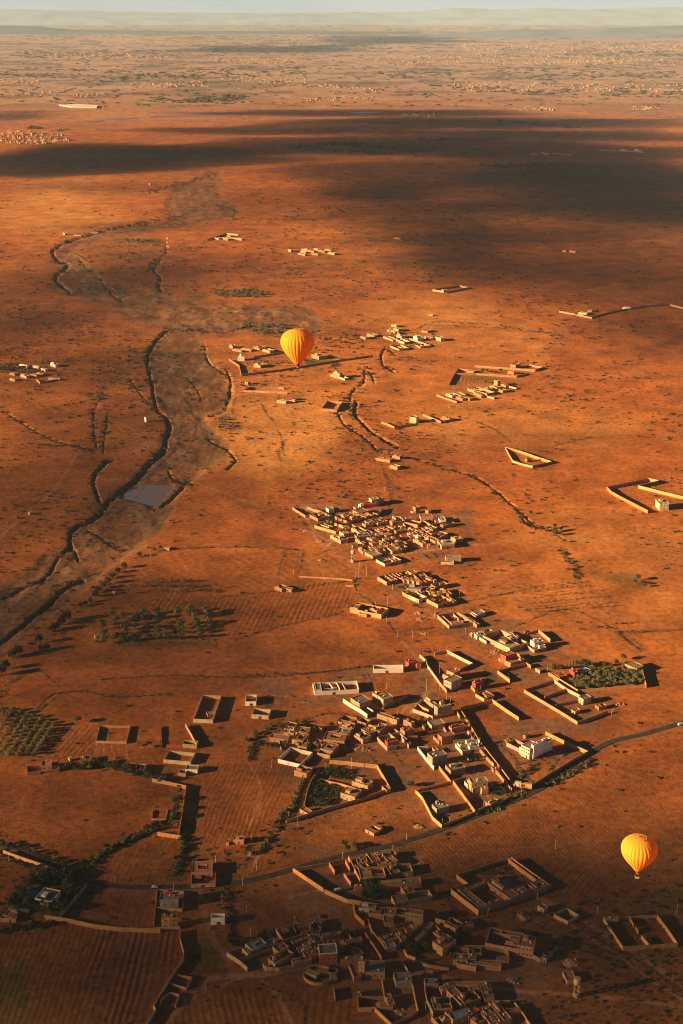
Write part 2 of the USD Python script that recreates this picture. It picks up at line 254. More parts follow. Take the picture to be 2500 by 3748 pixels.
# worked fields: polygon, tone, furrow direction (degrees in plan), spacing (m), depth
FIELDS = [
    ('0,1500 120,1475 230,1485 520,1475 760,1420 830,1470 960,1520 800,1530 700,1548 300,1555 0,1545', (0.34, 0.15, 0.07), 75, 3.0, .10), ('230,1400 260,1345 500,1370 800,1330 815,1380 760,1415 520,1470 500,1400', (0.27, 0.12, 0.06), 80, 5.0, .25), ('270,1330 330,1285 580,1250 800,1290 800,1330 500,1365', (0.30, 0.13, 0.062), 15, 3.0, .12),
    ('300,1270 400,1255 650,1262 640,1320 560,1335 290,1325', (0.36, 0.155, 0.07), 10, 3.0, .05), ('0,1555 330,1555 690,1550 720,1600 440,1600 210,1630 80,1640 0,1580', (0.30, 0.13, 0.065), 10, 4.0, .08), ('0,1640 80,1625 150,1660 130,1710 60,1745 0,1745', (0.17, 0.10, 0.055), 60, 5.0, .2), ('110,1660 215,1665 225,1700 215,1740 120,1730', (0.30, 0.14, 0.07), 75, 4.5, .35),
    ('445,1755 690,1750 640,1850 570,1940 440,1940 425,1900', (0.33, 0.14, 0.065), 80, 3.5, .22), ('0,1760 230,1770 400,1790 420,1890 330,1930 180,1970 0,1890', (0.25, 0.105, 0.055), 165, 4.5, .12), ('220,2000 250,1950 410,1920 420,1990 380,2030 230,2025', (0.30, 0.13, 0.065), 80, 4.0, .1), ('150,2100 290,2035 355,2045 350,2125 200,2110', (0.28, 0.12, 0.06), 85, 4.0, .1),
    ('0,2125 170,2110 410,2135 410,2180 420,2220 350,2351 0,2351', (0.13, 0.085, 0.06), 88, 3.6, .2), ('210,2130 400,2140 400,2170 370,2260 320,2351 200,2351', (0.17, 0.10, 0.065), 88, 4.2, .34), ('380,2351 470,2290 560,2270 640,2310 680,2351', (0.20, 0.10, 0.055), 100, 4.0, .2), ('680,2351 690,2280 800,2260 830,2300 800,2351', (0.22, 0.105, 0.055), 85, 5.0, .2),
    ('940,1960 1200,1860 1480,1720 1568,1690 1568,1960 1400,2010 1270,2060 1250,1960 1160,1970 950,2030', (0.27, 0.115, 0.058), 115, 3.0, .10), ('1210,2030 1300,1985 1380,2010 1420,2040 1300,2060', (0.17, 0.085, 0.05), 60, 4.0, .3), ('700,1940 920,1880 1000,1930 860,1955 700,1990 600,2000', (0.30, 0.13, 0.064), 60, 3.0, .06),
    ('1180,1360 1300,1330 1415,1390 1260,1415', (0.40, 0.18, 0.08), 18, 7.0, .3), ('1160,1040 1250,1060 1240,1070 1150,1050', (0.36, 0.17, 0.08), 10, 6.0, .2), ('1050,855 1100,850 1150,868 1140,880 1040,882', (0.25, 0.15, 0.07), 80, 6.0, .5), ('610,2060 720,2055 800,2090 790,2130 680,2160 540,2170 525,2110 540,2050', (0.22, 0.10, 0.055), 50, 4.0, .1), ('1200,1450 1568,1440 1568,1660 1420,1660 1480,1560 1270,1520', (0.42, 0.185, 0.08), 15, 3.5, .07)]
GREEN = [('690,825 740,822 760,834 712,840', 1), ('1100,1550 1160,1545 1175,1565 1140,1570', 1), ('420,690 470,672 490,678 450,690', .6), ('650,680 600,684 560,680', .6), ('400,560 250,555 270,548 350,550', .8), ('1380,1330 1440,1315 1490,1345 1440,1350', .45), ('280,1470 500,1475 490,1485 250,1485', .7), ('880,800 960,790 930,815', .3), ('60,2030 160,2040 200,2080 120,2110 20,2090', .5), ('1170,2010 1230,2020 1200,2040', .6), ('750,1835 850,1790 780,1870 720,1850', .5), ('1060,1880 1180,1830 1190,1850 1100,1890', .35), ('1460,2070 1560,2020 1568,2080 1480,2110', .35), ('0,2230 60,2200 70,2351 0,2351', .5), ('380,2000 430,2000 420,2060 390,2060', .5), ('460,2160 530,2170 500,2230 430,2210', .4)]
SPOT = [('620,1790 700,1640 640,1700', .4)]
TRACKS = [('0,1235 60,1180 110,1140 150,1090 180,1040 190,1030', 6, .6), ('0,1000 80,1010 190,1030', 5, .6), ('430,1105 480,1120 560,1150 600,1165', 7, .5), ('1568,860 1450,862 1290,876 1100,884 1000,890 860,916 840,912', 5, .8), ('1568,1245 1480,1243 1340,1240 1290,1235 1120,1250 960,1268', 7, .55), ('960,1268 870,1280 830,1290', 9, .4), ('1000,665 1090,670 1200,690 1290,715 1568,790', 5, .35), ('830,1290 815,1330 830,1370 880,1410 920,1470 965,1520', 9, .5), ('700,1165 720,1230 760,1270 810,1290', 9, .45),
          ('655,1010 640,1040 645,1060', 3, -.5), ('590,990 640,1000', 3, -.3), ('0,1580 80,1540 140,1580', 4, -.3), ('960,1610 1000,1570 1030,1545', 16, .4), ('880,1690 940,1640 975,1600 1005,1580', 16, .45), ('1568,2310 1400,2290 1250,2280 1100,2265 1000,2240 900,2230', 18, .5), ('1568,2260 1480,2200 1400,2150 1300,2090 1230,2060', 22, .4), ('1568,2280 1470,2210 1380,2160', 5, -.5), ('1200,2110 1300,2150 1440,2200', 5, -.6), ('1230,2060 1170,2035 1090,2110 1000,2130', 18, .25), ('380,2351 440,2290 480,2250 560,2240 620,2235', 20, .5), ('620,2235 700,2220 760,2225 830,2210 860,2190', 20, .3), ('600,2250 640,2290 670,2351', 16, .4), ('455,2030 470,2100 490,2160 530,2210', 26, .35), ('580,2000 600,1960 640,1920 670,1890 700,1860', 9, .35), ('400,1880 425,1920 430,1960 410,2020', 8, -.3),
          ('1400,1750 1390,1760 1480,1790', 4, .3), ('1190,1755 1215,1790 1240,1795 1270,1765 1240,1740', 6, -.5), ('800,1640 740,1640 660,1670 600,1690 570,1720', 12, -.5), ('700,2351 690,2300 600,2260', 6, -.3), ('100,880 180,910 240,905', 3, .4), ('220,870 226,1035', 5, .35), ('1400,1110 1440,1115', 3, .4), ('880,1090 900,1120 890,1180', 4, -.4), ('870,1050 885,1100 895,1140', 4, -.3), ('1230,690 1300,740 1290,780 1240,810', 5, .25), ('1190,760 1290,770 1230,820', 4, -.3), ('1120,745 1000,740 950,760', 4, -.4), ('980,745 1230,760 1310,780', 4, -.4), ('700,1010 740,1030 830,1045', 4, .3),
          ('560,1780 600,1800 580,1860 550,1900', 5, .3), ('950,1950 900,1935', 4, -.3), ('230,1560 400,1552 560,1556 700,1548 850,1530', 4, -.7), ('540,1470 640,1440 760,1415 790,1405', 5, -.8), ('300,1285 420,1260 600,1257', 4, -.7), ('500,1372 620,1360 800,1335', 4, -.6), ('70,1650 110,1600 150,1590 200,1588 260,1600 400,1595', 4, -.6), ('60,1650 130,1600', 3, -.3), ('1180,1440 1300,1400 1420,1450 1480,1490', 3, -.4), ('1420,1455 1500,1450 1568,1445', 3, -.5), ('1420,1455 1450,1480 1480,1495', 3, -.5), ('1480,1405 1490,1420 1495,1440', 3, .3), ('1340,1510 1480,1500 1470,1520', 5, .3)]
LINES = '''D 5 .5 520,990 480,1070 410,1140 340,1225 280,1285 170,1360 70,1440 0,1500
D 4 .4 500,1060 440,1110 400,1190 330,1260 250,1310 150,1385 40,1470
D 4 -.4 420,960 400,1030 350,1085 300,1150 240,1200 190,1260 120,1320 20,1400
D 4 -.35 390,860 410,900 440,940 450,990 420,1050
D 4 .4 380,800 400,860 420,900 460,960 470,1000
D 3 .4 260,1220 200,1240 180,1290 120,1340 50,1390
D 4 .35 150,600 180,640 230,670 330,690
y 6 -.5 0,175 300,165 640,150 880,130 1100,100
y 5 .4 0,345 180,350 400,358 600,330 860,385
y 4 -.5 190,350 185,410
y 4 -.5 320,350 315,405
y 5 -.5 425,355 415,470
y 4 -.5 525,355 525,405
y 4 .35 0,420 200,415 560,410
y 5 -.5 60,430 50,470
y 5 -.5 180,430 172,470
y 5 -.5 315,430 300,480
y 5 -.5 1030,170 1050,208
y 5 -.5 1075,170 1105,215
y 4 .35 840,215 950,205 1100,185 1300,215
y 5 -.5 1030,235 1065,300
y 5 -.5 1360,140 1378,190
y 10 .4 1010,770 1130,700 1240,640 1350,560 1400,480 1568,360
y 8 .35 560,1010 600,960 700,910 800,850
y 8 .35 20,1540 90,1380 140,1260 120,1100 60,1010 40,950
y 5 -.5 1095,880 1140,940
y 5 -.5 1300,850 1390,965
y 6 .3 880,880 1000,840 1160,800
w 4 -.5 275,100 470,60 600,35 760,0
w 4 .4 600,40 700,110 770,180
w 4 .35 760,170 660,150 560,130
w 4 .35 860,340 1050,330 1290,300
w 4 -.6 1300,300 1380,360 1470,440
w 4 -.6 1300,300 1440,298 1568,292
w 4 -.5 1285,245 1500,235
w 3 .4 1480,170 1520,220 1540,290
w 4 .35 1280,860 1400,930 1460,960
w 4 .3 1380,820 1500,890
w 5 .4 1100,720 1300,745 1480,770
L 3 -.5 1155,405 1155,550
L 3 -.5 1185,405 1190,545
L 3 .4 685,600 700,550 690,515
L 3 .4 740,515 745,600
L 3 .4 795,515 800,590
L 3 .4 850,515 850,590
L 3 .4 905,515 915,640
L 3 -.4 1370,470 1570,485
L 6 .3 1000,560 1090,555 1150,550
L 5 .3 900,640 1060,630 1100,660
L 4 -.4 1370,770 1410,730
L 4 -.45 0,200 90,100 170,50
L 5 .4 440,150 330,250 240,320
a 5 .45 300,440 390,560 480,680 640,790 900,850 1000,900
a 4 -.4 420,1080 600,1000 700,960
b 5 .4 560,900 900,850 1300,800 1568,790
b 4 -.5 470,940 600,1050 560,1100
b 4 -.5 650,910 770,1010
b 4 -.4 900,890 980,960 1110,940 1040,870
b 4 -.4 1180,850 1220,900
c 8 .35 560,580 760,660 960,760 1080,850
c 5 -.5 500,1100 800,1060 1060,1040
c 5 -.5 300,930 400,1060 520,1250
c 6 -.4 900,740 820,690 730,650
z 6 -.5 665,770 670,820 700,880 760,930 840,980
z 4 -.4 20,515 110,515 220,530
z 4 -.4 110,520 60,640 40,740
z 4 -.5 250,530 230,640 205,720
q 4 .4 600,600 640,680 690,715
q 4 .4 640,620 700,690 765,745
q 4 -.3 480,620 530,700 575,750
q 3 -.4 590,800 620,850 628,940
r 3 .35 410,370 370,430 345,490
r 4 .3 720,220 790,160 700,150
r 4 -.35 650,740 740,780 820,830 880,880
s 4 -.5 340,600 520,560 700,520
s 3 .35 420,1240 560,1320 760,1380
s 4 .3 700,330 880,390
i 10 .35 980,620 1000,700
j 12 -.6 290,600 320,720 370,900 400,960
j 10 -.5 320,690 500,650 720,570 850,565
j 8 -.5 850,565 950,600 960,650 880,760 820,780
j 6 -.4 0,345 150,470 280,600
C 6 .35 700,480 560,500 400,560 300,600
C 8 .35 840,560 900,620 1100,740 1250,850 1400,960 1568,1060
C 5 -.5 540,640 700,690 900,740 1180,830
C 6 .3 330,960 500,1000 640,1040
k 8 .35 0,620 200,560 390,530
l 10 .35 0,850 150,790 300,740 480,730 700,680
E 8 .4 300,240 350,120 420,20'''
for line_ in LINES.splitlines():
    r_, w_, k_, *pp_ = line_.split(); TRACKS.append((' '.join('%.2f,%.2f' % tuple(v * 1568 / PW for v in at(r_, *map(float, t_.split(',')))) for t_ in pp_), float(w_), float(k_) * (.6 if r_ == 'D' and float(k_) > 0 else 1.4)))
TRACKS = [(a_, max(b_, 4.0), math.copysign(min(.95, abs(c_) * 1.45 + .1), c_)) for a_, b_, c_ in TRACKS]
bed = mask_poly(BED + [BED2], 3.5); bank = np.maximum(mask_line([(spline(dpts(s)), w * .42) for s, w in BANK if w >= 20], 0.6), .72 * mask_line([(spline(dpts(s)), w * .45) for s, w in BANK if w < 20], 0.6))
berm = mask_line([(spline(dpts(s)), w * .7) for s, w in BERM], 0.8)
pond = mask_poly([POND], 1.0)
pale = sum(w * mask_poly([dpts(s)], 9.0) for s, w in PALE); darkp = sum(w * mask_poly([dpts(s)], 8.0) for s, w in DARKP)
green = sum(w * mask_poly([dpts(s)], 1.5) for s, w in GREEN)
track_up = sum(w * mask_line([(spline(dpts(s)), q)], 0.6) for s, q, w in TRACKS if w > 0); track_dn = sum(-w * mask_line([(spline(dpts(s)), q)], 0.6) for s, q, w in TRACKS if w < 0)
ROADLINE = spline(dpts('-40,1925 60,1955 130,1985 200,2020 260,2034 330,2037 420,2036 520,2030 610,2013 700,1988 800,1962 900,1940 1000,1908 1090,1874 1180,1838 1250,1805 1330,1745 1400,1705 1480,1685 1568,1660 1700,1625'), 10)
roadm = mask_line([(ROADLINE, 30)], 1.6)

EXCLUDE = ndimage.maximum_filter(np.maximum(roadm, np.maximum(pond, bank)), 3)
def relief_px(px, py, p):
    """Height of the ground at plan point p seen at pixel px, py."""
    near = np.clip(1.6 - np.hypot(p[..., 0], p[..., 1]) / 9000, 0, 1)
    q = np.concatenate([p[..., :2], 0 * p[..., :1]], -1)
    z = 2.2 * (meshkit.fbm(q / 330.0, 3, 5) - 0.5) + 0.35 * (meshkit.fbm(q / 22.0, 2, 9) - 0.5)
    b = warped(bed, px, py, p, 60.0); k = warped(bank, px, py, p)
    z = z - 1.5 * b * (.5 + meshkit.noise(q / 30.0, 4)) + 2.2 * b * (meshkit.fbm(q * [1.0, .45, 1] / 15.0, 4, 14) - .5) - 3.0 * k * (0.05 + 1.7 * meshkit.fbm(q / 13.0, 2, 3)) + 1.2 * warped(berm, px, py, p) * meshkit.noise(q / 12.0, 6)
    z = z * (1 - sample(roadm, px, py) * 0.6)
    w = sample(pond, px, py); z = z * (1 - w) - 3.6 * w
    return z * near
def zat(x, y):
    p = np.stack([np.asarray(x, float), np.asarray(y, float), np.zeros_like(np.asarray(x, float))], -1)
    p = np.atleast_2d(p); s = project(p); r = relief_px(s[..., 0], s[..., 1], p)
    return r if np.ndim(x) else float(r[0])

cols = np.concatenate([np.array([-9000, -6000, -4000, -2600, -1700, -1100, -700, -450, -300]), np.arange(-200, 2704, 4.0), np.array([2800, 2950, 3200, 3600, 4200, 5100, 6500, 8500, 11500])])
rows = np.concatenate([np.array([56.0, 60, 64, 68, 72, 76]), np.arange(79, 3990, 3.5), np.array([4010, 4060, 4150, 4300, 4600, 5200, 6500, 9500, 14000])])
GX, GY = np.meshgrid(cols, rows)
G = unproject(GX, GY)
q = np.concatenate([G[..., :2], 0 * G[..., :1]], -1)
dist = np.hypot(G[..., 0], G[..., 1])
def nz(s, o=3, seed=0): return meshkit.fbm(q / s, o, seed)
def mix(a, b, t): return a * (1 - t[..., None]) + np.asarray(b) * t[..., None]
def ss(x, a, b): t = np.clip((x - a) / (b - a), 0, 1); return t * t * (3 - 2 * t)
soil = np.zeros(G.shape) + np.array([0.40, 0.165, 0.066])
soil = mix(soil, (0.30, 0.125, 0.060), ss(nz(260, 4, 21), 0.42, 0.66))
soil = mix(soil, (0.47, 0.225, 0.095), ss(nz(420, 4, 33), 0.55, 0.75) * 0.8)
soil = mix(soil, (0.25, 0.115, 0.062), ss(nz(38, 4, 41), 0.55, 0.72) * 0.4)
soil = mix(soil, (0.46, 0.235, 0.11), ss(nz(17, 3, 43), 0.6, 0.8) * 0.35)
GF = np.zeros(G.shape[:2])
for s, tone, ang, sp_, dep in FIELDS:
    m = sample(mask_poly([dpts(s)], 1.2), GX, GY); k = m > .004
    if not k.any(): continue
    m = m[k]; qk = q[k]; a = math.radians(ang); ph = (qk[:, 0] * -math.sin(a) + qk[:, 1] * math.cos(a) + (3.0 if sp_ > 4.1 else 6.0) * (meshkit.fbm(qk / 55, 3, 77) - .5)) / sp_
    near = np.clip(1.5 - dist[k] / 2500, 0.15, 1); wv = 0.5 + 0.5 * np.sin(2 * math.pi * ph)
    sk = mix(soil[k], tone, m * 0.8)
    soil[k] = sk * (1 + (dep * 1.5 * (wv - 0.5) * m * near * (2.2 * ss(meshkit.fbm(qk / 28, 3, 78), .3, .75)))[:, None])  # furrow light and shade put into the colour: crests lighter, troughs darker
    GF[k] += m * dep * 0.8 * (wv - 0.5) * near
VILL = mask_poly([dpts(s) for s in ('660,1160 1090,1160 1080,1290 820,1300 700,1220', '840,1300 980,1290 1050,1390 960,1400 860,1340', '780,1380 900,1380 890,1430 780,1420', '990,1390 1290,1430 1270,1530 1020,1470', '590,1560 1360,1480 1400,1660 1180,1840 1000,1880 700,1880 590,1700', '660,1940 960,1950 1000,2110 1290,2150 1250,2351 840,2351 780,2270 500,2220 660,2130')], 6.0)
P_ = lambda msk: sample(msk, GX, GY)
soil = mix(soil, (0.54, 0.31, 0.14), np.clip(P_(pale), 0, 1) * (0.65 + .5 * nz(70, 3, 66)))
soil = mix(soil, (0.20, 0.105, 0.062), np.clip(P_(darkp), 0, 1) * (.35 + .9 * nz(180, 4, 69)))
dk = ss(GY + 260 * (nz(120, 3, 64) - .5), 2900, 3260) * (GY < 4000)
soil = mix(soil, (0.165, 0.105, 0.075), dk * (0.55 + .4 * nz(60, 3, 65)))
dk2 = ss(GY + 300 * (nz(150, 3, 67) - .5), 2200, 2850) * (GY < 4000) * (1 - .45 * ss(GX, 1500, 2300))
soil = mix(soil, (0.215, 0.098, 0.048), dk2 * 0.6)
sat = 1 - 0.85 * ss(dist, 6000, 14000)[..., None]  # tint fades with distance, part of the haze put into the soil
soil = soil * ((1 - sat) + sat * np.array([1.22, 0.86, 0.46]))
gb = np.clip(warped(bed, GX, GY, G, 60.0), 0, 1)
soil = mix(soil, (0.20, 0.098, 0.045), gb * 0.68)
soil = mix(soil, (0.27, 0.135, 0.06), gb * ss(nz(45, 3, 51), 0.5, 0.68) * 0.7)
soil = mix(soil, (0.10, 0.06, 0.036), gb * ss(meshkit.fbm(q * [1.0, .4, 1] / 14, 4, 53), 0.52, 0.70) * 0.38)
soil = mix(soil, (0.34, 0.175, 0.08), gb * ss(meshkit.fbm(q * [1.0, .35, 1] / 20 + 7, 4, 54), 0.54, 0.70) * 0.45)
soil = mix(soil, (0.42, 0.24, 0.12), np.clip(warped(berm, GX, GY, G), 0, 1) * nz(14, 2, 57) * 0.9)
soil = mix(soil, (0.10, 0.07, 0.045), np.clip(warped(bank, GX, GY, G), 0, 1) * (0.25 + 0.9 * nz(20, 2, 58)))  # dark bank lines: the shade of the bank put into the soil colour
soil = mix(soil, (0.060, 0.095, 0.026), np.clip(P_(green) * (0.5 + nz(9, 2, 61)), 0, 1) * 0.9)
soil = mix(soil, (0.23, 0.115, 0.058), P_(VILL) * ss(nz(24, 3, 63), .42, .62) * .75)
soil = mix(soil, (0.44, 0.215, 0.095), np.clip(P_(track_up), 0, 1) * .85)
soil = mix(soil, (0.13, 0.075, 0.045), np.clip(P_(track_dn), 0, 1) * .75)
soil = mix(soil, (0.23, 0.12, 0.06), np.clip(P_(roadm), 0, 1) * (0.35 + .8 * nz(12, 2, 68)))
# the far plain: haze put into paler soil, patched with groves and plots
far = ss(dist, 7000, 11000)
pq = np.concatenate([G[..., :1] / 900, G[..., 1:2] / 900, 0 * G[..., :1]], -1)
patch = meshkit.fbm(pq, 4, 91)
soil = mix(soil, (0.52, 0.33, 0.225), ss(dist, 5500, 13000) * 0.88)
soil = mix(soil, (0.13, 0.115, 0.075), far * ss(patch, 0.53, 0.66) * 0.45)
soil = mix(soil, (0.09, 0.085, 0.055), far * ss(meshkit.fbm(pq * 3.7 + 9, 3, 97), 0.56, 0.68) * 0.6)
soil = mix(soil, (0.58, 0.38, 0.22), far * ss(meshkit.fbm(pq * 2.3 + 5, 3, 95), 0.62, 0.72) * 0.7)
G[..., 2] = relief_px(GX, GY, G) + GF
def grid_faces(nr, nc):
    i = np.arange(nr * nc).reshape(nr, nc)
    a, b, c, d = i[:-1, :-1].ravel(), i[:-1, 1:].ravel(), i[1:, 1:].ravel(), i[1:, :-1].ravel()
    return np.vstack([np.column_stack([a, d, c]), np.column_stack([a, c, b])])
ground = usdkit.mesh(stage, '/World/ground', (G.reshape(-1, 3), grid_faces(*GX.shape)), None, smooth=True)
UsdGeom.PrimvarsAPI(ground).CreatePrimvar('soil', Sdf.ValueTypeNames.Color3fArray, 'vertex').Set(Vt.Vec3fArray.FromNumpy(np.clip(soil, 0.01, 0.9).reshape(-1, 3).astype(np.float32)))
gm = mat('soil', {"a": ("attribute", {"attribute": "soil"}), "g": ("geometry", {}),
    "n1": ("noise_texture", {"scale": 0.16, "detail": 8.0, "roughness": 0.75}), "r1": ("rgb_ramp", {"ramp": [(0.3, (0.55, 0.52, 0.5)), (0.5, (1, 1, 1)), (0.7, (1.3, 1.32, 1.35))]}),
    "n3": ("noise_texture", {"scale": 0.02, "detail": 5.0, "roughness": 0.6}), "r3": ("rgb_ramp", {"ramp": [(0.3, (0.60, 0.60, 0.62)), (0.7, (1.28, 1.25, 1.2))]}),
    "m": ("mix", {"mix_type": "multiply", "fac": 1.0}), "m3": ("mix", {"mix_type": "multiply", "fac": 1.0}), "n2": ("noise_texture", {"scale": 0.35, "detail": 6.0, "roughness": 0.7}), "b": ("bump", {"strength": 0.9, "distance": 0.6}),
    "p": ("principled_bsdf", {"roughness": 1.0, "specular_ior_level": 0.0})},
    [("g.position", "n1.vector"), ("n1.fac", "r1.fac"), ("a.color", "m.color1"), ("r1.color", "m.color2"), ("g.position", "n3.vector"), ("n3.fac", "r3.fac"), ("m.color", "m3.color1"), ("r3.color", "m3.color2"), ("m3.color", "p.base_color"), ("g.position", "n2.vector"), ("n2.fac", "b.height"), ("b.normal", "p.normal")])
UsdShade.MaterialBindingAPI.Apply(ground.GetPrim()).Bind(gm)
tag(ground, kind='structure')
under = usdkit.mesh(stage, '/World/terrain', (np.array([[-88000, -88000, -28], [88000, -88000, -28], [88000, 88000, -28], [-88000, 88000, -28.0]]), np.array([[0, 1, 2], [0, 2, 3]])), plain('terrain_soil', (0.36, 0.17, 0.08), scale=0.001))
tag(under, kind='structure')

# ---------------------------------------------------------------- hills and mountains at the horizon, haze put into their pale blue-grey
def range_(name, y, depth, pts, seed, col, jag):
    """pts: (pixel x in the 1568-wide view, height above the plain) along the ridge at distance y."""
    xs = np.array([p[0] for p in pts]) * PW / 1568; hs = np.array([p[1] for p in pts], float)
    X = np.linspace(xs[0], xs[-1], 240); Hh = np.interp(X, xs, hs)
    wx = (X - PW / 2) / FPX * y
    rows_ = np.linspace(-1, 1, 15); vv = []
    for r in rows_:
        prof = max(0, 1 - abs(r)) ** 0.8
        yy = y + r * depth
        p3 = np.column_stack([wx / 2500, np.full_like(wx, yy / 2500), 0 * wx])
        hh = Hh * prof * (1 - jag + 2 * jag * meshkit.fbm(p3, 4, seed))
        vv.append(np.column_stack([wx, np.full_like(wx, yy), hh - 30 * (abs(r) > .99)]))
    vv = np.array(vv)
    f = grid_faces(len(rows_), len(X))[:, ::-1]
    tag(usdkit.mesh(stage, fresh('/World/' + name), (vv.reshape(-1, 3), f), plain(name + '_hazed_rock', col, 0.3, 0.0008), smooth=True), kind='structure')
range_('hills', 36000, 3000, [(930, 0), (1010, 40), (1100, 110), (1180, 140), (1260, 110), (1340, 170), (1430, 190), (1520, 220), (1700, 210), (1900, 0)], 5, (0.22, 0.23, 0.24), 0.35)
range_('hills', 40000, 2500, [(-300, 100), (-60, 160), (60, 190), (130, 160), (200, 80), (420, 40), (700, 50), (950, 20)], 6, (0.22, 0.23, 0.24), 0.3)
range_('mountains', 68000, 5000, [(-500, 500), (-100, 600), (60, 700), (160, 640), (300, 480), (560, 500), (720, 460), (900, 520), (1050, 640), (1180, 720), (1300, 660), (1430, 690), (1600, 720), (2000, 500)], 8, (0.40, 0.43, 0.46), 0.22)

# ---------------------------------------------------------------- road and pond
def ribbon(px_line, width, dz, nsub=1):
    p = unproject([a for a, b in px_line], [b for a, b in px_line])[:, :2]
    t = np.gradient(p, axis=0); t /= np.linalg.norm(t, axis=1, keepdims=True); n = np.column_stack([-t[:, 1], t[:, 0]])
    L, R = p + n * width / 2, p - n * width / 2
    zl = zat(L[:, 0], L[:, 1]); zr = zat(R[:, 0], R[:, 1]); zc = zat(p[:, 0], p[:, 1]); z = np.maximum(np.maximum(zl, zr), zc) + dz
    v = np.vstack([np.column_stack([R, z]), np.column_stack([L, z]), np.column_stack([R - n * .8, z - 1.2]), np.column_stack([L + n * .8, z - 1.2])]); k = len(p); i = np.arange(k - 1)
    f = [np.column_stack([i, i + 1, i + 1 + k]), np.column_stack([i, i + 1 + k, i + k]), np.column_stack([i + 2 * k, i + 1 + 2 * k, i + 1]), np.column_stack([i + 2 * k, i + 1, i]), np.column_stack([i + k, i + 1 + k, i + 1 + 3 * k]), np.column_stack([i + k, i + 1 + 3 * k, i + 3 * k])]
    return v, np.vstack(f), p, z
rv, rf, RC, RZ = ribbon(ROADLINE, 5.0, 0.30)
tag(usdkit.mesh(stage, '/World/road', (rv, rf), M['road'], smooth=30), kind='structure')
pp = unproject([x for x, y in POND], [y for x, y in POND])[:, :2]; ctr_ = pp.mean(0); pp = ctr_ + (pp - ctr_) * 0.985
from shapely.geometry.polygon import orient
pg = orient(Polygon(pp)); pv, pf = trimesh.creation.triangulate_polygon(pg, engine='earcut')
water = mat('muddy_water', {"p": ("principled_bsdf", {"base_color": (0.25, 0.165, 0.14), "roughness": 0.25, "specular_ior_level": 0.5})}, [])
tag(usdkit.mesh(stage, fresh('/World/water'), (np.column_stack([pv, np.full(len(pv), -3.15)]), pf), water), 'muddy pond beside the dry river bed', kind='structure')
# ---------------------------------------------------------------- builders for houses, yards and walls
ITEMS = []                                       # (prim, pixel, look, noun): their labels are finished once all stand
LANDMARKS = []                                   # (pixel x, y, phrase)
def ground_at(px, py, h):
    """The plan point whose top at height h over the ground is seen at a pixel, and the ground there."""
    p = unproject(px, py, h); z = float(zat(p[0], p[1])); p = unproject(px, py, h + z); return p[:2], z
def perp(v): return np.array([-v[1], v[0]])
def unit(v): return v / (np.linalg.norm(v) + 1e-9)
def frame(reg, a, b, w, h):
    pa, za = ground_at(*at(reg, *a), h); pb, zb = ground_at(*at(reg, *b), h)
    if np.linalg.norm(pb - pa) > 150: print('long', reg, a, b)
    n = unit(perp(pb - pa)) * w
    q = np.array([pa, pb, pb + n, pa + n])      # counter-clockwise: A, B (near the sun side), and the far side
    return q, min(za, zb, float(zat(*q[2])), float(zat(*q[3])))
def inset(q, d):
    q = np.asarray(q, float); out = []
    n = len(q)
    for i in range(n):
        e0 = unit(q[i] - q[i - 1]); e1 = unit(q[(i + 1) % n] - q[i]); m = unit(perp(e0) + perp(e1)); out.append(q[i] + m * d / max(0.35, m @ perp(e0)))
    return np.array(out)
def face_piece(parent, name, p0, p1, z0, t0, t1, za, zb, matl, proud=0.05, deep=0.12):
    """A flat box on the face p0-p1 (outside on the right of p0->p1), from t0 to t1 along it in metres."""
    d = unit(p1 - p0); n = -perp(d); c = p0 + d * (t0 + t1) / 2 + n * (proud - deep) / 2
    return part(parent, name, MB().box(c, d, n, (t1 - t0) / 2, (proud + deep) / 2, z0 + za, z0 + zb).tri(), matl)
def windows(parent, p0, p1, z0, h, nc, nr, matl=None, wf=0.9, hf=1.1, frame_m=None):
    Lw = np.linalg.norm(p1 - p0)
    for r in range(nr):
        for c in range(nc):
            t = Lw * (c + 0.5) / nc; zc = (h - .6) * (r + 0.55) / nr
            fr = face_piece(parent, 'window', p0, p1, z0, t - wf * .62, t + wf * .62, zc - hf * .62, zc + hf * .62, frame_m or M['cream'], 0.03)
            face_piece(fr, 'pane', p0, p1, z0, t - wf / 2, t + wf / 2, zc - hf / 2, zc + hf / 2, M['dark'], 0.06)
LOOK = {'mud': 'brown mud', 'tan': 'tan plastered', 'ochre': 'ochre mud', 'cream': 'cream', 'white': 'whitewashed', 'grey': 'bare concrete', 'red': 'dark red', 'pink': 'pinkish'}
ROOF = {'mud': 'mudroof', 'ochre': 'mudroof', 'tan': 'mudroof', 'cream': 'paleroof', 'white': 'paleroof', 'grey': 'greyroof', 'red': 'redroof', 'pink': 'redroof'}
def finish(x, px, look, noun, cat, label, group):
    if label:
        tag(x, label, cat, group)
    else:
        ITEMS.append((x, px, look, noun, cat))
def lathe(prof, n=24):
    """prof: (r, z) pairs from bottom to top."""
    pr = np.array(prof, float); a = np.arange(n) * 2 * math.pi / n
    v = np.stack([np.outer(pr[:, 0], np.cos(a)), np.outer(pr[:, 0], np.sin(a)), np.repeat(pr[:, 1:], n, 1)], -1); k = len(pr)
    i, j = np.meshgrid(np.arange(k - 1), np.arange(n), indexing='ij'); jn = (j + 1) % n
    f = np.concatenate([np.stack([i * n + j, i * n + jn, (i + 1) * n + jn], -1).reshape(-1, 3), np.stack([i * n + j, (i + 1) * n + jn, (i + 1) * n + j], -1).reshape(-1, 3)])
    return v.reshape(-1, 3), f
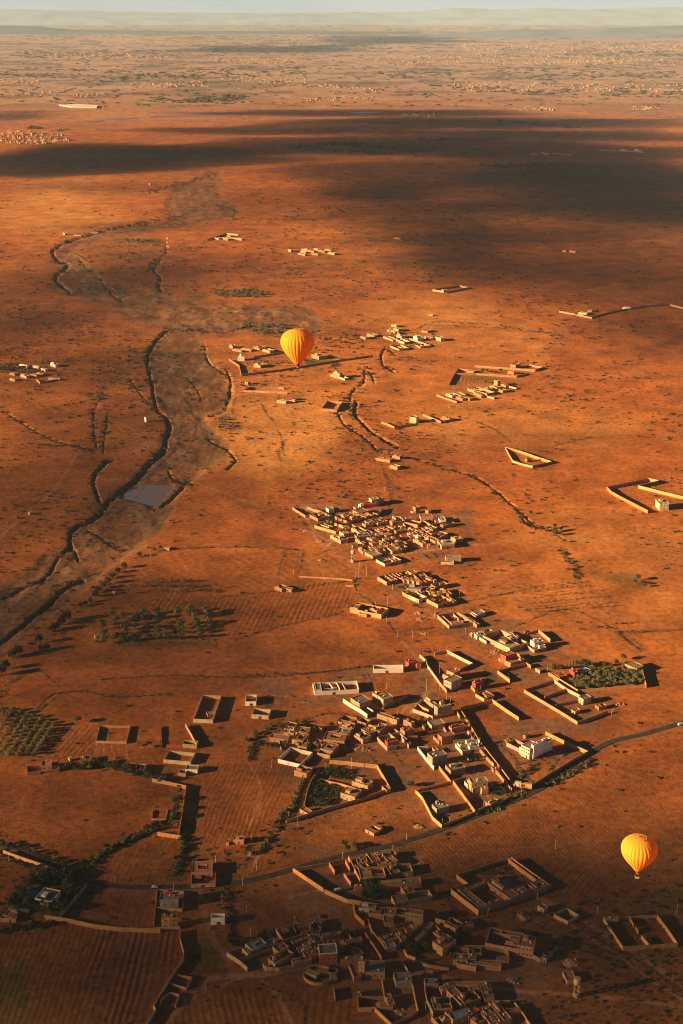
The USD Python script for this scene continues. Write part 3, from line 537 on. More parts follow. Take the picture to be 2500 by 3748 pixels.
def house(reg, m, a, b, w, h, label=None, roof=None, win=None, front=None, door=True, group=None, name=None, trim=False):
    q, z = frame(reg, a, b, w, h)
    c = q.mean(0); x = node(name or ('mud_house' if m in ('mud', 'ochre') else 'house'), (*c, z)); q = q - c
    L0, W0 = np.linalg.norm(q[1] - q[0]), w
    th = min(0.3, 0.2 * min(L0, W0)); par = 0.45 if h > 2.6 else 0.2
    mb = MB().ring(q, inset(q, th), -1.2, h)
    if m in ('mud', 'ochre', 'tan', 'pink'): jj = jag(4, .5); mb.v[0][4:8, 2] += jj; mb.v[0][8:12, 2] += jj
    part(x, 'wall', mb.tri(), M[m])
    open_ = m in ('mud', 'ochre', 'tan', 'pink') and w >= 7.5 and not win and not front and roof is None and L0 > 3.5 and label is None and h < 5.2 and RNG.random() < .72; rw = w * (.32 + .2 * RNG.random())
    rq = inset(q, th * 0.9)
    if open_: nr = unit(q[3] - q[0]); rq = np.array([rq[0], rq[1], rq[1] + nr * (rw - .2), rq[0] + nr * (rw - .2)])
    rf_ = part(x, 'roof', MB().prism(rq, h - par - 0.25, h - par, True).tri(), M[roof or ROOF[m]])
    if trim: part(x, 'cornice', MB().ring(inset(q, -.12), inset(q, th + .1), h - .15, h + .12).tri(), M['white'])
    big = h > 3.3 and min(L0, W0) > 3
    if open_ :
        e = unit(q[1] - q[0]); nn = unit(q[3] - q[0]); k = .5 + .3 * RNG.random()
        iw = inset(q, th); mbw = MB().box(iw[0] + nn * rw + (e * (L0 - 2 * th)) * .5, e, nn, (L0 - 2 * th) / 2, .15, -1, h - .25)
        if W0 - rw > 5: mbw.box(iw[0] + e * L0 * k * .9 + nn * (rw + (W0 - rw) / 2 - .3), nn, e, (W0 - rw) / 2 - .5, .15, -1, h - .7)
        part(x, 'partition_wall', mbw.tri(), M[m])
        if RNG.random() < .5: part(x, 'lean_to_roof', MB().prism([iw[1] - e * 2.4 + nn * (rw + .3), iw[1] + nn * (rw + .3), iw[2], iw[2] - e * 2.4], h - 1.0, h - .8, True).tri(), M[ROOF[m]])
    if big and RNG.random() < .35 and not trim:
        k = inset(rq, min(L0, rw if open_ else W0) * .22); kk = k[0] + (k - k[0]) * .55; part(rf_, 'roof_hut' if h > 4 else 'roof_hatch', MB().prism(kk, h - par - .02, h + (1.6 if h > 4 else .5)).tri(), M[m])
    if h > 3.3 and not trim:
        for _ in range(int(RNG.integers(0, 4))):
            u, v = .12 + .76 * RNG.random(2); cc = rq[0] + (rq[1] - rq[0]) * u + (rq[3] - rq[0]) * v; s_ = .35 + .55 * RNG.random(); e = unit(q[1] - q[0])
            if RNG.random() < .3: g_ = lathe([(.01, 0), (.45, 0), (.45, 1.0), (.01, 1.1)], 8); part(rf_, 'water_tank', (g_[0] + [*cc, h - par - .02], g_[1]), M['white'])
            else: part(rf_, 'crate', MB().box(cc, e, perp(e), s_, s_ * (.5 + RNG.random()), h - par - .05, h - par + .3 + .7 * RNG.random()).tri(), M[['mud', 'wood', 'tan', 'grey'][int(RNG.integers(4))]])
    if door: 
        t = L0 * (.3 + .4 * RNG.random())
        if L0 > 2.5: face_piece(x, 'door', q[0], q[1], 0, t - .5, t + .5, -.3, min(2.1, h - .7), M['wood'], 0.04)
    if win: windows(x, q[0], q[1], 0, h, *win)
    elif big and L0 > 5 and not win: windows(x, q[0], q[1], 0, h, max(1, int(L0 / 5)), 1 if h < 6 else 2, wf=.8, hf=.8)
    if front: windows(x, q[1], q[2], 0, h, *front)
    elif big and W0 > 5 and h > 3.6: windows(x, q[1], q[2], 0, h, max(1, int(W0 / 4.5)), 1 if h < 6 else 2, wf=.8, hf=.8)
    size = 'two-storey' if h >= 6 else ('small' if L0 * W0 < 45 else ('large' if L0 * W0 > 170 else ''))
    finish(x, at(reg, (a[0] + b[0]) / 2, (a[1] + b[1]) / 2), ' '.join(t for t in (size, LOOK[m]) if t), 'house' if size == 'two-storey' else 'flat-roofed house', 'house', label, group)
    return x, q
def jag(n, amp): return (RNG.random(n) - .5) * amp
def strip(pts, h, th, z, amp=0.25):
    """A wall along plan points with an uneven top."""
    p = np.asarray(pts, float); dd = [p[0]]
    for i in range(len(p) - 1):
        k = max(1, int(np.linalg.norm(p[i + 1] - p[i]) / 4)); dd += [p[i] + (p[i + 1] - p[i]) * (j + 1) / k for j in range(k)]
    p = np.array(dd); n = len(p); t = np.gradient(p, axis=0); t /= np.linalg.norm(t, axis=1, keepdims=True) + 1e-9; nn = np.column_stack([-t[:, 1], t[:, 0]])
    zz = zat(p[:, 0] + z[0], p[:, 1] + z[1]) - z[2]; top = zz + h + jag(n, amp)
    L, R = p + nn * th / 2, p - nn * th / 2
    v = np.vstack([np.column_stack([R, zz - 1]), np.column_stack([R, top]), np.column_stack([L, top]), np.column_stack([L, zz - 1])]); i = np.arange(n - 1); f = []
    for s0, s1 in ((0, 1), (1, 2), (2, 3)):
        f += [np.column_stack([i + s0 * n, i + 1 + s0 * n, i + 1 + s1 * n]), np.column_stack([i + s0 * n, i + 1 + s1 * n, i + s1 * n])]
    f += [np.array([[0, n, 2 * n], [0, 2 * n, 3 * n], [n - 1, 3 * n - 1, 2 * n - 1], [n - 1, 4 * n - 1, 3 * n - 1]])]
    return v, np.vstack(f)
def wall(reg, m, pts, h, label=None, th=0.45, group=None):
    p = []; 
    for s in pts: p.append(ground_at(*at(reg, *s), h)[0])
    p = np.array(p); c = p.mean(0); z = float(zat(*c)); x = node('boundary_wall', (*c, z))
    part(x, 'wall', strip(p - c, h, th, (*c, z), 0.3 if m in ('mud', 'ochre') else 0.08), M[m])
    s = np.array(pts).mean(0); Lw = np.linalg.norm(np.diff(p, axis=0), axis=1).sum()
    finish(x, at(reg, *s), ('long ' if Lw > 70 else 'short ' if Lw < 20 else '') + LOOK[m], 'boundary wall', 'wall', label, group)
def yard(reg, m, a, b, w, h, label=None, group=None, gate=True):
    q, z = frame(reg, a, b, w, h); c = q.mean(0); x = node('walled_yard', (*c, z)); qq = q - c
    for i in range(4):
        e = unit(qq[(i + 1) % 4] - qq[i]) * .22
        part(x, 'wall', strip([qq[i] - e * (i % 2), qq[(i + 1) % 4] + e * (i % 2) * 0], h, .45, (*c, z), .25 if m in ('mud', 'ochre') else .06), M[m])
    L0 = np.linalg.norm(qq[1] - qq[0]); e = unit(qq[1] - qq[0]); nn = unit(qq[3] - qq[0])
    if m in ('mud', 'ochre', 'tan') and min(L0, w) > 8:
        for _ in range(int(RNG.integers(1, 4))):
            u = (.2 + .6 * RNG.random()) * w
            if RNG.random() < .5: part(x, 'partition_wall', MB().box(qq[0] + nn * u + e * L0 * .25, e, nn, L0 * .24, .2, -1, h * (.5 + .4 * RNG.random())).tri(), M[m])
            else: part(x, 'partition_wall', MB().box(qq[0] + e * L0 * (.2 + .6 * RNG.random()) + nn * w * .75, nn, e, w * .23, .2, -1, h * (.5 + .4 * RNG.random())).tri(), M[m])
        sx_, sy_ = min(3.0, L0 * .2), min(3.5, w * .2); k_ = int(RNG.integers(3)); cc = [qq[0] + e * (sx_ + .3) + nn * (w - sy_ - .3), qq[1] - e * (sx_ + .3) + nn * (w - sy_ - .3), qq[0] + e * (sx_ + .3) + nn * (sy_ + .3)][k_]
        part(x, 'shed', MB().box(cc, e, nn, sx_, sy_, -1, h * .85).tri(), M['mudroof'])
        for _ in range(int(RNG.integers(2, 6))):
            cc = qq[0] + e * L0 * (.15 + .7 * RNG.random()) + nn * w * (.15 + .7 * RNG.random()); part(x, 'straw_pile', lathe([(.6 + .6 * RNG.random(), -.2), (.5, .6), (.02, .9)], 7) if False else (lambda g: (g[0] + [*cc, 0], g[1]))(lathe([(.6 + .7 * RNG.random(), -.3), (.5, .55), (.02, .9)], 7)), M[['straw', 'wood', 'stone'][int(RNG.integers(3))]])
    if gate: face_piece(x, 'gate', qq[1], qq[2], 0, w * .4, w * .4 + min(2.6, w * .3), -.3, min(2.3, h - .4), M['wood'], 0.28)
    finish(x, at(reg, (a[0] + b[0]) / 2, (a[1] + b[1]) / 2), ('large ' if w > 20 else 'small ' if w < 9 else '') + LOOK[m], 'roofless walled yard', 'yard', label, group)
    return x, qq, z
def ringhouse(reg, m, a, b, w, h, label=None, d=None, roof=None, group=None):
    q, z = frame(reg, a, b, w, h); c = q.mean(0); x = node('courtyard_house', (*c, z)); q = q - c
    d = d or min(4.5, .3 * min(w, np.linalg.norm(q[1] - q[0]))); i1 = inset(q, .3); i2 = inset(q, d)
    part(x, 'wall', MB().ring(q, i1, -1.2, h).tri(), M[m]); part(x, 'roof', MB().ring(inset(q, .28), i2, h - .7, h - .4).tri(), M[roof or ROOF[m]])
    part(x, 'court_wall', MB().ring(inset(q, d - .25), inset(q, d + .05), -1, h - .2).tri(), M[m])
    face_piece(x, 'door', q[0], q[1], 0, 2, 3.1, -.3, 2.1, M['wood'], .04); windows(x, q[1], q[2], 0, h, 3, 1, wf=.7, hf=.7)
    finish(x, at(reg, (a[0] + b[0]) / 2, (a[1] + b[1]) / 2), LOOK[m], 'courtyard house', 'house', label, group)
    return x, q
def table(text):
    for line in text.strip().splitlines():
        line, _, label = line.partition('|'); t = line.split(); label = label.strip() or None
        reg, kind, m = t[0], t[1], t[2]
        pts = [tuple(map(float, k.split(','))) for k in t[3:] if ',' in k]; rest = [k for k in t[3:] if ',' not in k]
        kw = dict(k.split('=') for k in rest if '=' in k); nums = [float(k) for k in rest if '=' not in k]
        for k in ('win', 'front'):
            if k in kw: kw[k] = tuple(map(int, kw[k].split('x')))
        if label and '@' in label:
            label, ph = [k.strip() for k in label.split('@')]; LANDMARKS.append((*at(reg, *pts[0]), ph)); label = label or None
        if kind == 'W': wall(reg, m, pts, nums[0], label)
        elif kind == 'h': house(reg, m, pts[0], pts[1], nums[0], nums[1], label, **kw)
        elif kind == 'y': yard(reg, m, pts[0], pts[1], nums[0], nums[1], label)
        elif kind == 'g': ringhouse(reg, m, pts[0], pts[1], nums[0], nums[1], label)
# ---------------------------------------------------------------- houses, yards and walls: region, kind, stuff they are made of, top corners of the sunlit side, width, height | label @ how others point at it
table('''
a W mud 375,370 305,385 200,320 90,250 200,243 330,240 560,325 3.2 | pointed mud wall enclosure at the left tip of the central village @ the pointed enclosure
a y mud 370,372 510,440 17 3.5
a W tan 470,272 740,395 3.2
a h white 640,258 690,285 7 5.5 | small white house beside a leafy tree behind the central village
a y mud 785,400 1010,485 22 3.2
a h mud 860,365 950,410 6 3.6
a h mud 1030,395 1070,418 8 4
a h mud 1130,355 1290,410 5 3.8
a h tan 1080,300 1180,345 14 4.5
a h mud 1275,345 1390,390 4 3.5
a y ochre 455,545 800,645 20 3.6 | ochre walled yard with dark cypresses inside
a h mud 900,560 970,605 13 3.6
a h tan 1055,590 1190,668 10 4
a h grey 1110,700 1150,742 16 4.6
a h cream 710,710 780,748 5 3.6
a h cream 785,745 882,795 11 4.4
a h cream 855,645 930,690 7 4.4
a h mud 1120,770 1240,845 4 3.4
a h tan 1170,905 1250,985 12 3.6
a h cream 1255,975 1412,1055 12 3.4
a h mud 1065,865 1085,890 13 3
a h tan 1275,470 1345,510 17 4.4 
a h mud 1235,510 1290,545 10 3.6
a h mud 1440,610 1530,650 8 3.4
a h mud 1380,680 1450,725 13 3.4
a h mud 1310,740 1400,780 13 3.4
a h mud 1200,640 1310,690 9 3.6
a h mud 1455,480 1500,510 12 3.6
a h mud 1390,890 1445,925 9 3.6
a h mud 1430,945 1490,985 10 3.4
a h cream 1345,90 1395,128 9 8.5 win=2x2 | cream two-storey house standing highest behind the central village @ the tall cream house
a h cream 1440,110 1470,128 10 5.5
a h cream 1325,150 1380,182 5 3.2
a h white 1170,195 1215,222 8 4
a h red 1238,182 1258,205 16 4.6 roof=paleroof | red-walled house with pale roof behind the central village
a h pink 1090,240 1130,268 4 2.6
a W mud 1410,335 1490,365 3
a W mud 1490,365 1545,310 1568,250 3.4
b h tan 340,330 385,365 16 5
b W tan 385,255 450,300 3.4
b W tan 385,255 520,270 525,310 3.4
b h pink 522,275 560,312 11 5.5
b W mud 560,370 620,445 3
b y mud 575,362 800,405 11 3.4
b h pink 828,232 850,275 14 7 | tall pinkish unfinished house at the back of the central village
b y mud 900,335 1020,400 20 3.4
b h white 1120,265 1170,330 7 5 
b h mud 1170,395 1220,420 17 3.4
b h mud 640,450 720,480 8 3.4
b h mud 750,475 850,520 9 3.4
b h tan 920,435 1020,480 9 3.4
b h tan 900,495 985,522 8 3.4
b h mud 625,525 680,560 9 3.4
b h tan 680,535 740,570 13 3.4
b h mud 640,575 680,605 7 3
b h white 740,580 805,610 5 3.6 | tiny white house among mud houses in the central village
b h mud 870,550 950,590 9 3.4
b h mud 860,580 980,625 7 3.4
b y ochre 985,588 1130,625 20 3.6
b h mud 725,635 885,720 5 4
b h mud 1005,630 1090,680 6 4
b h pink 950,715 970,750 12 3.6
b h cream 1120,660 1190,738 15 5
b y tan 1140,710 1200,765 13 3.2
b h tan 1345,600 1430,650 7 4
b h cream 1440,590 1508,640 3 4
b h tan 0,310 60,340 15 4.2
b y mud 95,365 150,388 15 3.4
b h mud 100,470 190,520 7 3.6
b h mud 195,455 330,500 9 3.6
b h mud 365,430 410,460 9 3.6
b h mud 410,485 450,515 13 3.6
b h cream 490,425 530,450 6 3.6
b h mud 205,545 290,585 8 3.6
b h tan 45,545 120,590 9 3.6
b h tan 340,600 390,630 13 4
b h mud 215,620 260,660 13 4
b h mud 425,655 490,690 5 4
b h mud 365,700 430,748 15 4.2
b h mud 150,690 220,730 9 3.6
b h mud 235,740 330,790 8 4
b h tan 310,780 385,835 12 4
b h mud 420,765 480,800 12 4
b h mud 50,760 115,805 15 4
b h mud 0,690 60,720 13 3.6
b h mud 0,800 50,830 10 3.6
b y cream 120,970 265,1048 21 3.2 | pale walled yard with a ruined corner room in front of the central village
b h tan 320,945 400,1000 4 3.2
b h cream 1250,900 1268,945 16 6 roof=paleroof | cream L-shaped farmhouse alone at the right end of the central village @ the lone cream farmhouse
b W cream 1210,975 1185,1015 1395,1022 1385,945 2.8
b h mud 735,105 765,130 6 7 | tall narrow mud ruin standing alone behind the central village @ the tall mud ruin
b W mud 680,180 730,192 770,185 2
b h mud 925,165 975,185 4 3.6
c y mud 145,182 295,268 13 3.8
c y mud 250,150 345,205 13 3.8
c y mud 385,128 480,190 22 3.8
c h mud 490,190 580,232 7 3.8
c h mud 600,215 660,248 7 3.8
c h ochre 630,82 700,130 7 4.4
c y mud 735,140 870,265 11 3.8
c h mud 665,222 740,265 6 3.8
c h mud 775,258 830,295 9 3.8
c h mud 930,192 1070,250 4 3.8
c h grey 632,305 612,370 15 5.6 | bare concrete house amid the mud yards of the second village @ the concrete house amid mud yards
c y ochre 548,425 640,482 13 3.6
c y cream 650,482 822,556 11 4 | pale front yard below the bare concrete house
c y mud 950,545 1137,640 18 3.8
c h mud 805,398 865,440 4 3.8
c h mud 875,385 990,425 9 3.8
c h mud 975,420 1002,460 5 3.8
c h mud 1030,448 1120,490 11 3.8
c h mud 1095,420 1150,450 10 3.8
c y mud 1020,300 1090,345 15 3.8
c h mud 1165,370 1310,470 4 4
c h mud 1190,420 1310,490 4 3.4
c h mud 1235,505 1385,590 4 3.8
z y ochre 630,1000 885,1050 17 4.5 | ochre mud kasbah with battered walls below the second village @ the mud kasbah
z h ochre 632,990 690,1000 9 6
z h mud 790,1000 850,1018 8 4
z h mud 700,1040 765,1052 5 3
z y mud 845,600 880,620 11 2.6
d y tan 40,245 190,385 25 3.4 | tan farmyard with red gate below the second village @ the tan farmyard with red gate
d h tan 200,325 222,355 11 4.6
d h mud 60,262 195,385 4 3.2
d h mud 285,212 540,368 3.5 3.6
d h white 470,205 540,240 11 3.4
d h mud 450,215 525,258 3 3
d y cream 620,505 960,668 22 4.5 | large cream farmhouse court with red roofs inside @ the red-roofed cream farmhouse
d h cream 770,580 962,668 13 5.4 front=6x1
d h red 830,545 870,578 14 6
d h cream 915,515 975,555 8 6.4
d h tan 945,465 1040,530 4 4
d W cream 575,525 665,580 3
d h white 510,480 545,512 9 4.2
d h tan 565,450 615,482 12 3.6
d h tan 450,470 480,492 4 3.4
d y tan 1155,615 1275,692 13 3.2
d h white 1220,562 1275,600 10 7 | bright white house with terraces right of the red-roofed cream farmhouse
d h white 1300,605 1340,640 6 4.4
d W tan 1330,430 1480,552 3.6
d W mud 1190,470 1330,432 2.4
d y pink 820,790 970,880 20 3.2
d h red 845,740 913,775 11 8.6 win=2x1 | red house with two dark windows rising from a walled yard
d h pink 915,830 975,862 15 4.4
d h tan 1060,795 1100,820 4 5
d W ochre 1170,850 1235,892 3
d W ochre 1290,922 1350,955 3
d W ochre 805,955 960,1052 3.2
d W mud 805,955 990,905 1170,852 2.8
d W cream 0,722 150,686 490,860 3.2 | long pale boundary wall of the bare field below the red house
d W mud 490,860 310,942 2.8
d h red 1148,448 1158,456 5 3
e W cream 140,55 235,135 252,205 350,340 450,480 3 | winding pale wall along the dirt lane to the concrete house
e W ochre 455,482 530,572 3
e h pink 530,285 630,325 9 8.4
e h pink 470,342 570,388 6 5.4
e h grey 487,417 597,463 14 8.6 win=3x2 roof=paleroof | two-storey bare concrete house with six dark windows @ the six-windowed concrete house
e h red 893,447 945,477 9 7
e W ochre 880,502 940,565 3
e y ochre 945,622 1067,692 11 3
e h tan 1075,640 1100,655 7 3.2
e W ochre 1258,290 1440,425 3
e W ochre 1180,697 1380,840 1568,962 3.2 | long straight ochre wall falling to the road beside the big bare plot
F W ochre 1170,385 1310,455 1475,525 3.2 | last stretch of the long ochre wall, meeting the road
F W mud 1475,525 1340,600 1200,685 1085,760 2.8
F W mud 787,155 690,180 565,213 2.8
F W mud 560,225 625,325 690,440 3
F W mud 690,440 760,530 850,645 945,770 3
F W cream 612,378 655,450 3
F W tan 700,512 780,602 3
F W mud 800,645 860,715 930,795 3
e h cream 350,782 400,824 13 9.4 win=1x2 front=2x2 | tall cream house with dark windows at the head of the alley @ the tall house by the alley
e h cream 420,738 450,752 4 11
e h cream 200,690 340,782 4 4.4
e W ochre 105,760 190,815 272,852 3.2
e W cream 180,690 45,838 175,885 330,945 3.2
e W mud 330,945 500,905 665,850 3
e W cream 665,850 727,955 3
e h cream 250,1012 318,1082 12 5.4 | cream villa in a walled green garden @ the cream garden villa
e W mud 160,1030 255,1170 470,1132 2.6
e W cream 465,1060 530,1165 3
e h pink 560,1087 605,1125 13 4.6 | low pink house with red terrace inside garden walls
h h pink 548,652 617,712 12 7
h y tan 475,682 572,772 17 3.2
h W cream 1045,590 1130,730 3
h W tan 805,760 1000,740 3
h y white 835,812 945,935 20 3
h h white 865,792 917,852 8 4.6
h h white 1030,815 1078,872 8 4.6
h h white 1000,750 1020,768 7 7
h h grey 378,962 462,1042 13 8.6 front=3x2 roof=greyroof | grey two-storey house lit from the front behind a white wall @ the grey house behind the white wall
h W white 385,850 218,862 350,1030 490,1192 3.2 | bright white wall running diagonally in front of the grey house
h h tan 455,870 520,940 3 3
h W pink 945,940 1055,1070 2.6
h W ochre 1240,890 1340,1010 1470,1145 3
i h tan 450,275 522,350 13 5.6 front=4x1 roof=paleroof | tan bungalow with a row of front windows in a walled orchard @ the tan bungalow
i W ochre 375,290 525,480 3.2 
i h cream 750,445 787,505 13 9.4 front=2x2 roof=paleroof | cream balconied villa with red-lit terraces in a walled garden @ the balconied villa
i h cream 695,480 740,532 7 5
i h cream 775,552 803,578 13 5 front=3x1
i h tan 905,560 922,585 5 5.4
i h tan 980,515 1005,545 4 4
i W ochre 715,430 550,470 690,655 835,855 3.4 | thick ochre wall running down to the road left of the balconied villa
i W mud 838,855 1000,792 1150,740 1295,665 2.6
i W ochre 75,595 160,680 230,812 290,932 412,1042 3 | curved ochre wall around the plot with a small concrete house
i W mud 75,595 300,542 520,480 2.4
i W mud 415,1042 620,960 830,872 2.4
i h grey 282,778 345,840 10 5.4 | small concrete house alone in a bare walled plot @ the lone concrete house in a plot
i h grey 325,735 345,752 5 7
i h cream 965,748 1027,778 9 3.6
i W ochre 1115,335 1180,438 3
i W ochre 1225,488 1280,565 3
i h pink 1040,295 1070,335 5 3.4
j h white 385,372 517,435 11 9.6 win=4x3 | large white three-part house standing alone in a bare walled plot @ the big white house
j h white 350,405 527,497 4 6
j h white 540,365 582,385 12 12
j h white 655,305 737,352 10 9
j y cream 150,335 350,432 9 3.4
j h tan 415,212 450,228 6 3.2
k W ochre 40,270 190,370 390,505 3.4 | ochre road wall with a painted yellow-green patch @ the wall with a green patch
k W ochre 402,518 540,577 660,628 830,652 3.2
k W mud 830,652 920,668 1120,692 2.8
k W mud 60,268 260,240 450,206 640,166 2.6
k W ochre 455,206 522,305 3.2
k W ochre 640,172 692,275 3.6
k W ochre 675,132 735,250 812,402 3.6
k W tan 625,327 705,437 3
k h tan 765,165 782,215 7 4
k h mud 800,142 840,222 9 4
k h mud 880,102 955,205 6 4.2
k h mud 745,232 802,287 8 4
k h mud 790,278 818,388 17 4.2
k y mud 930,260 965,358 27 3.6
k h mud 1100,247 1165,342 7 4.2
k h mud 965,112 1000,162 15 4
k h mud 1085,150 1165,218 6 4
k h mud 1005,76 1012,98 9 4.2
k h mud 1000,172 1020,232 13 3.8
k h mud 1018,418 1040,482 28 4 | long mud-roofed barn with an open dark front @ the long barn
k h mud 1275,482 1330,570 7 4
k h tan 1165,592 1210,672 26 4
k h cream 802,672 792,728 11 4.6 roof=paleroof front=2x1
k W ochre 730,665 755,792 860,892 3.2
k W ochre 900,852 950,992 1060,1122 1110,1197 3 | ochre wall curving down the lane past the parked junk
k W ochre 870,1010 960,1142 1060,1292 3
k h mud 925,707 905,787 17 4
k h mud 1095,717 1085,792 20 4
k h tan 1345,732 1332,780 11 8.4 front=4x2 | tan two-storey house with rows of windows at the edge of the dark field @ the tan two-storey house
k h mud 1075,815 1087,900 6 3.4
k h mud 1025,1050 1092,1132 18 4
k h mud 1215,1012 1280,1092 4 5
k h cream 1092,1135 1120,1190 6 3.4
k W mud 1200,925 1320,900 1440,865 2.6
k W mud 1230,1152 1400,1012 1540,880 2.8
k h ochre 742,465 750,490 5 3.4
l W tan 65,455 210,547 300,627 3.2
l W mud 65,455 230,395 2.6
l h cream 275,357 346,422 11 5 win=3x1 | cream block house with three dark openings left of the lower village @ the cream block house
l h cream 235,407 302,467 2.5 4
l h grey 480,325 520,382 7 4
l W mud 225,522 400,462 580,407 2.8
l h mud 585,392 660,452 8 4
l h mud 535,522 617,582 15 4.6
l W mud 475,582 500,620 660,632 800,602 2.8
l y mud 630,185 712,312 26 3.2
l h mud 1010,97 985,242 8 3.8
l h mud 870,97 880,132 17 3
l h mud 800,320 822,352 12 3.6
l h mud 905,292 925,315 10 3.4
l h mud 1000,310 1030,352 8 4.4
l h mud 1145,242 1160,277 12 3.6
l h mud 860,392 897,462 9 3.8
l h mud 925,350 960,392 4 3.6
l h mud 935,452 965,507 19 4
l h mud 1060,382 1108,432 4 3.8
l h tan 1165,345 1187,372 11 3.8
l h mud 1290,317 1340,402 6 4
l h mud 1410,312 1432,352 11 4
l W ochre 1465,250 1522,332 3.4
l h red 1110,367 1128,478 11 7.6 front=3x1 roof=greyroof trim=1 | dark red two-storey house with white-framed windows and scalloped parapet @ the dark red house
l h mud 800,527 817,572 12 4
l h mud 1480,412 1550,492 5 3.8
l h mud 1360,502 1365,542 13 3.6
l W ochre 1290,842 1306,977 2.8
l h pink 1460,592 1522,742 5 4
m h pink 178,105 176,245 12 5 front=3x1 roof=greyroof | pinkish mosque hall with a dark roof beside its minaret
m h grey 500,252 527,352 10 5.4 roof=paleroof | concrete house with a broad pale roof right of the mosque @ the pale-roofed house
m h ochre 845,230 850,252 5.5 2.8
m h grey 860,312 866,377 8 4.4 roof=paleroof
m W ochre 855,322 872,482 886,547 3.2
m W cream 886,547 920,620 960,702 4
m h tan 932,537 966,667 11 4.4
m h mud 1025,402 1060,472 2.5 3.4
m y mud 92,522 100,652 20 3
m h mud 90,432 90,512 2.5 3.4
m h mud 390,492 447,617 4 3.8
m W ochre 370,302 385,400 400,492 3
m W ochre 275,637 380,735 480,832 3
m W ochre 720,362 750,520 786,682 2.8
m W mud 480,832 700,742 786,684 2.4
m W tan 600,112 667,212 3
m W tan 750,102 900,157 1140,192 2.2
n h ochre 430,197 540,258 8 5
n W ochre 480,152 595,207 3.6
n h ochre 595,197 610,232 7 4.4
n W mud 340,152 470,192 3.6
n W tan 340,217 440,302 3.2
n h mud 145,347 190,364 20 3.6
n W ochre 190,364 290,412 3.2
n h ochre 320,377 417,442 12 6.4 | ochre house with an outside stair catching the low sun @ the sunlit ochre house
n h ochre 325,287 400,332 4 3.8
n W ochre 420,327 510,372 3.4
n W ochre 50,452 75,502 160,532 2.4
n W tan 155,562 300,602 480,632 2
n h mud 526,487 520,552 9 4
n h tan 562,562 552,590 12 3.6
n h mud 697,567 695,592 18 3.8
n h mud 627,492 632,547 7 4
n h mud 662,427 667,497 8 4
n h mud 505,417 508,442 26 3.4
n y mud 702,442 707,552 22 3
n y mud 875,247 830,394 21 5.2 | long mud compound with a tall wall right of the lower village @ the long mud compound
n h pink 1168,307 1137,412 9.5 8.4 front=4x2 | pinkish two-storey house joined to the long mud compound
n h mud 900,255 890,290 19 4.6
n W mud 1268,502 1350,542 1412,542 1465,475 1515,412 3
n h mud 1357,532 1410,547 9 3.4
n h red 1370,420 1385,442 7 3
p h tan 1285,762 1372,812 4.5 3.6 | tiny mud hut alone on the track right of the big farmyard @ the lone mud hut
C W tan 745,515 835,560 905,520 825,475 745,515 2.6 | small square enclosure of pale mud walls beside the track @ the small square enclosure
C W ochre 1062,536 1185,722 3
C W ochre 1188,722 1360,712 1535,700 3
C W ochre 1535,700 1470,606 1404,520 3.2 | right side wall of the twin enclosure at the right edge @ the twin enclosure
C W mud 1404,520 1230,530 1150,535 2.6
C W ochre 1228,532 1256,580 2.8
C W ochre 1268,592 1285,622 2.6
C W ochre 1303,648 1352,706 3
C h tan 1064,532 1070,546 9 3.6
C h ochre 800,880 830,940 6 3
o h mud 345,227 552,432 6 4.2
o h mud 310,140 345,215 5 4
o h mud 425,118 432,168 21 4.2
o h mud 790,112 872,357 6 4.2
o h mud 495,297 602,422 11 4.4
o h mud 655,192 692,262 11 4
o h red 582,547 662,602 9 4.4
o h tan 372,552 442,642 13 4.6 roof=blueroof | house with a worn blue painted roof at the bottom edge @ the blue-roofed house
o W ochre 335,532 440,642 4.6
o W ochre 145,592 247,702 3.4
o h mud 252,592 300,662 9 4
o h mud 840,472 902,572 9 4.4
o h ochre 805,512 885,602 3 4
o h mud 865,597 950,692 7 4
o h mud 930,407 1140,657 5 4
o W ochre 1285,397 1400,552 1502,702 3 | outermost sunlit ochre wall at the bottom of the lower village
o h mud 1100,502 1120,547 11 3.6
o W mud 960,387 1220,377 3
o h mud 680,632 777,702 8 4
o h mud 1005,642 1050,690 5 3.8
p W ochre 45,525 240,675 437,830 4 | sunlit front wall of the big farmyard @ the big farmyard
p W mud 437,830 700,745 1100,605 1430,492 3.6
p W ochre 905,68 1190,270 1470,467 3.6
p W mud 125,315 480,200 860,82 3
p W ochre 125,315 290,442 3.4
p W ochre 862,85 1070,240 1270,387 3.4
p W mud 290,442 45,522 3
p h mud 128,525 465,800 6 3.8
p h mud 165,530 210,565 32 3.8
p h mud 565,424 900,660 8 4.2 | long mud-roofed stable dividing the big farmyard
p h mud 930,522 1032,602 15 4
p g mud 1140,452 1262,542 12 3.8
p h mud 500,747 542,778 12 3.4
B W ochre 20,205 180,262 350,320 490,362 3.2 | ochre roadside wall at the left edge of the picture
B h white 235,530 345,552 13 6 roof=paleroof | flat-roofed villa with pool hidden in dark trees @ the villa in dark trees
B h pink 270,560 330,575 5 5
B h white 235,385 275,395 6 4
B W ochre 300,642 480,672 640,707 830,727 1082,737 3.2 | long ochre wall above the ploughed bottom field
B W mud 400,652 490,540 585,427 3
B W mud 1060,472 1048,600 1035,727 2.6
B W cream 1035,727 1215,720 2.4
B W mud 1060,472 1240,482 1232,600 2.6
B W tan 1060,590 1230,600 2.6
B h grey 1083,492 1077,540 12 7.4 front=2x1 | grey concrete house on the road just above the sunlit ochre one
B h red 1115,468 1116,490 5 9
B h ochre 1090,640 1087,662 5.5 8.4 front=1x2 | ochre house with black windows standing at the wall corner @ the ochre corner house
B h ochre 1143,640 1142,662 5.5 8.4 front=1x2
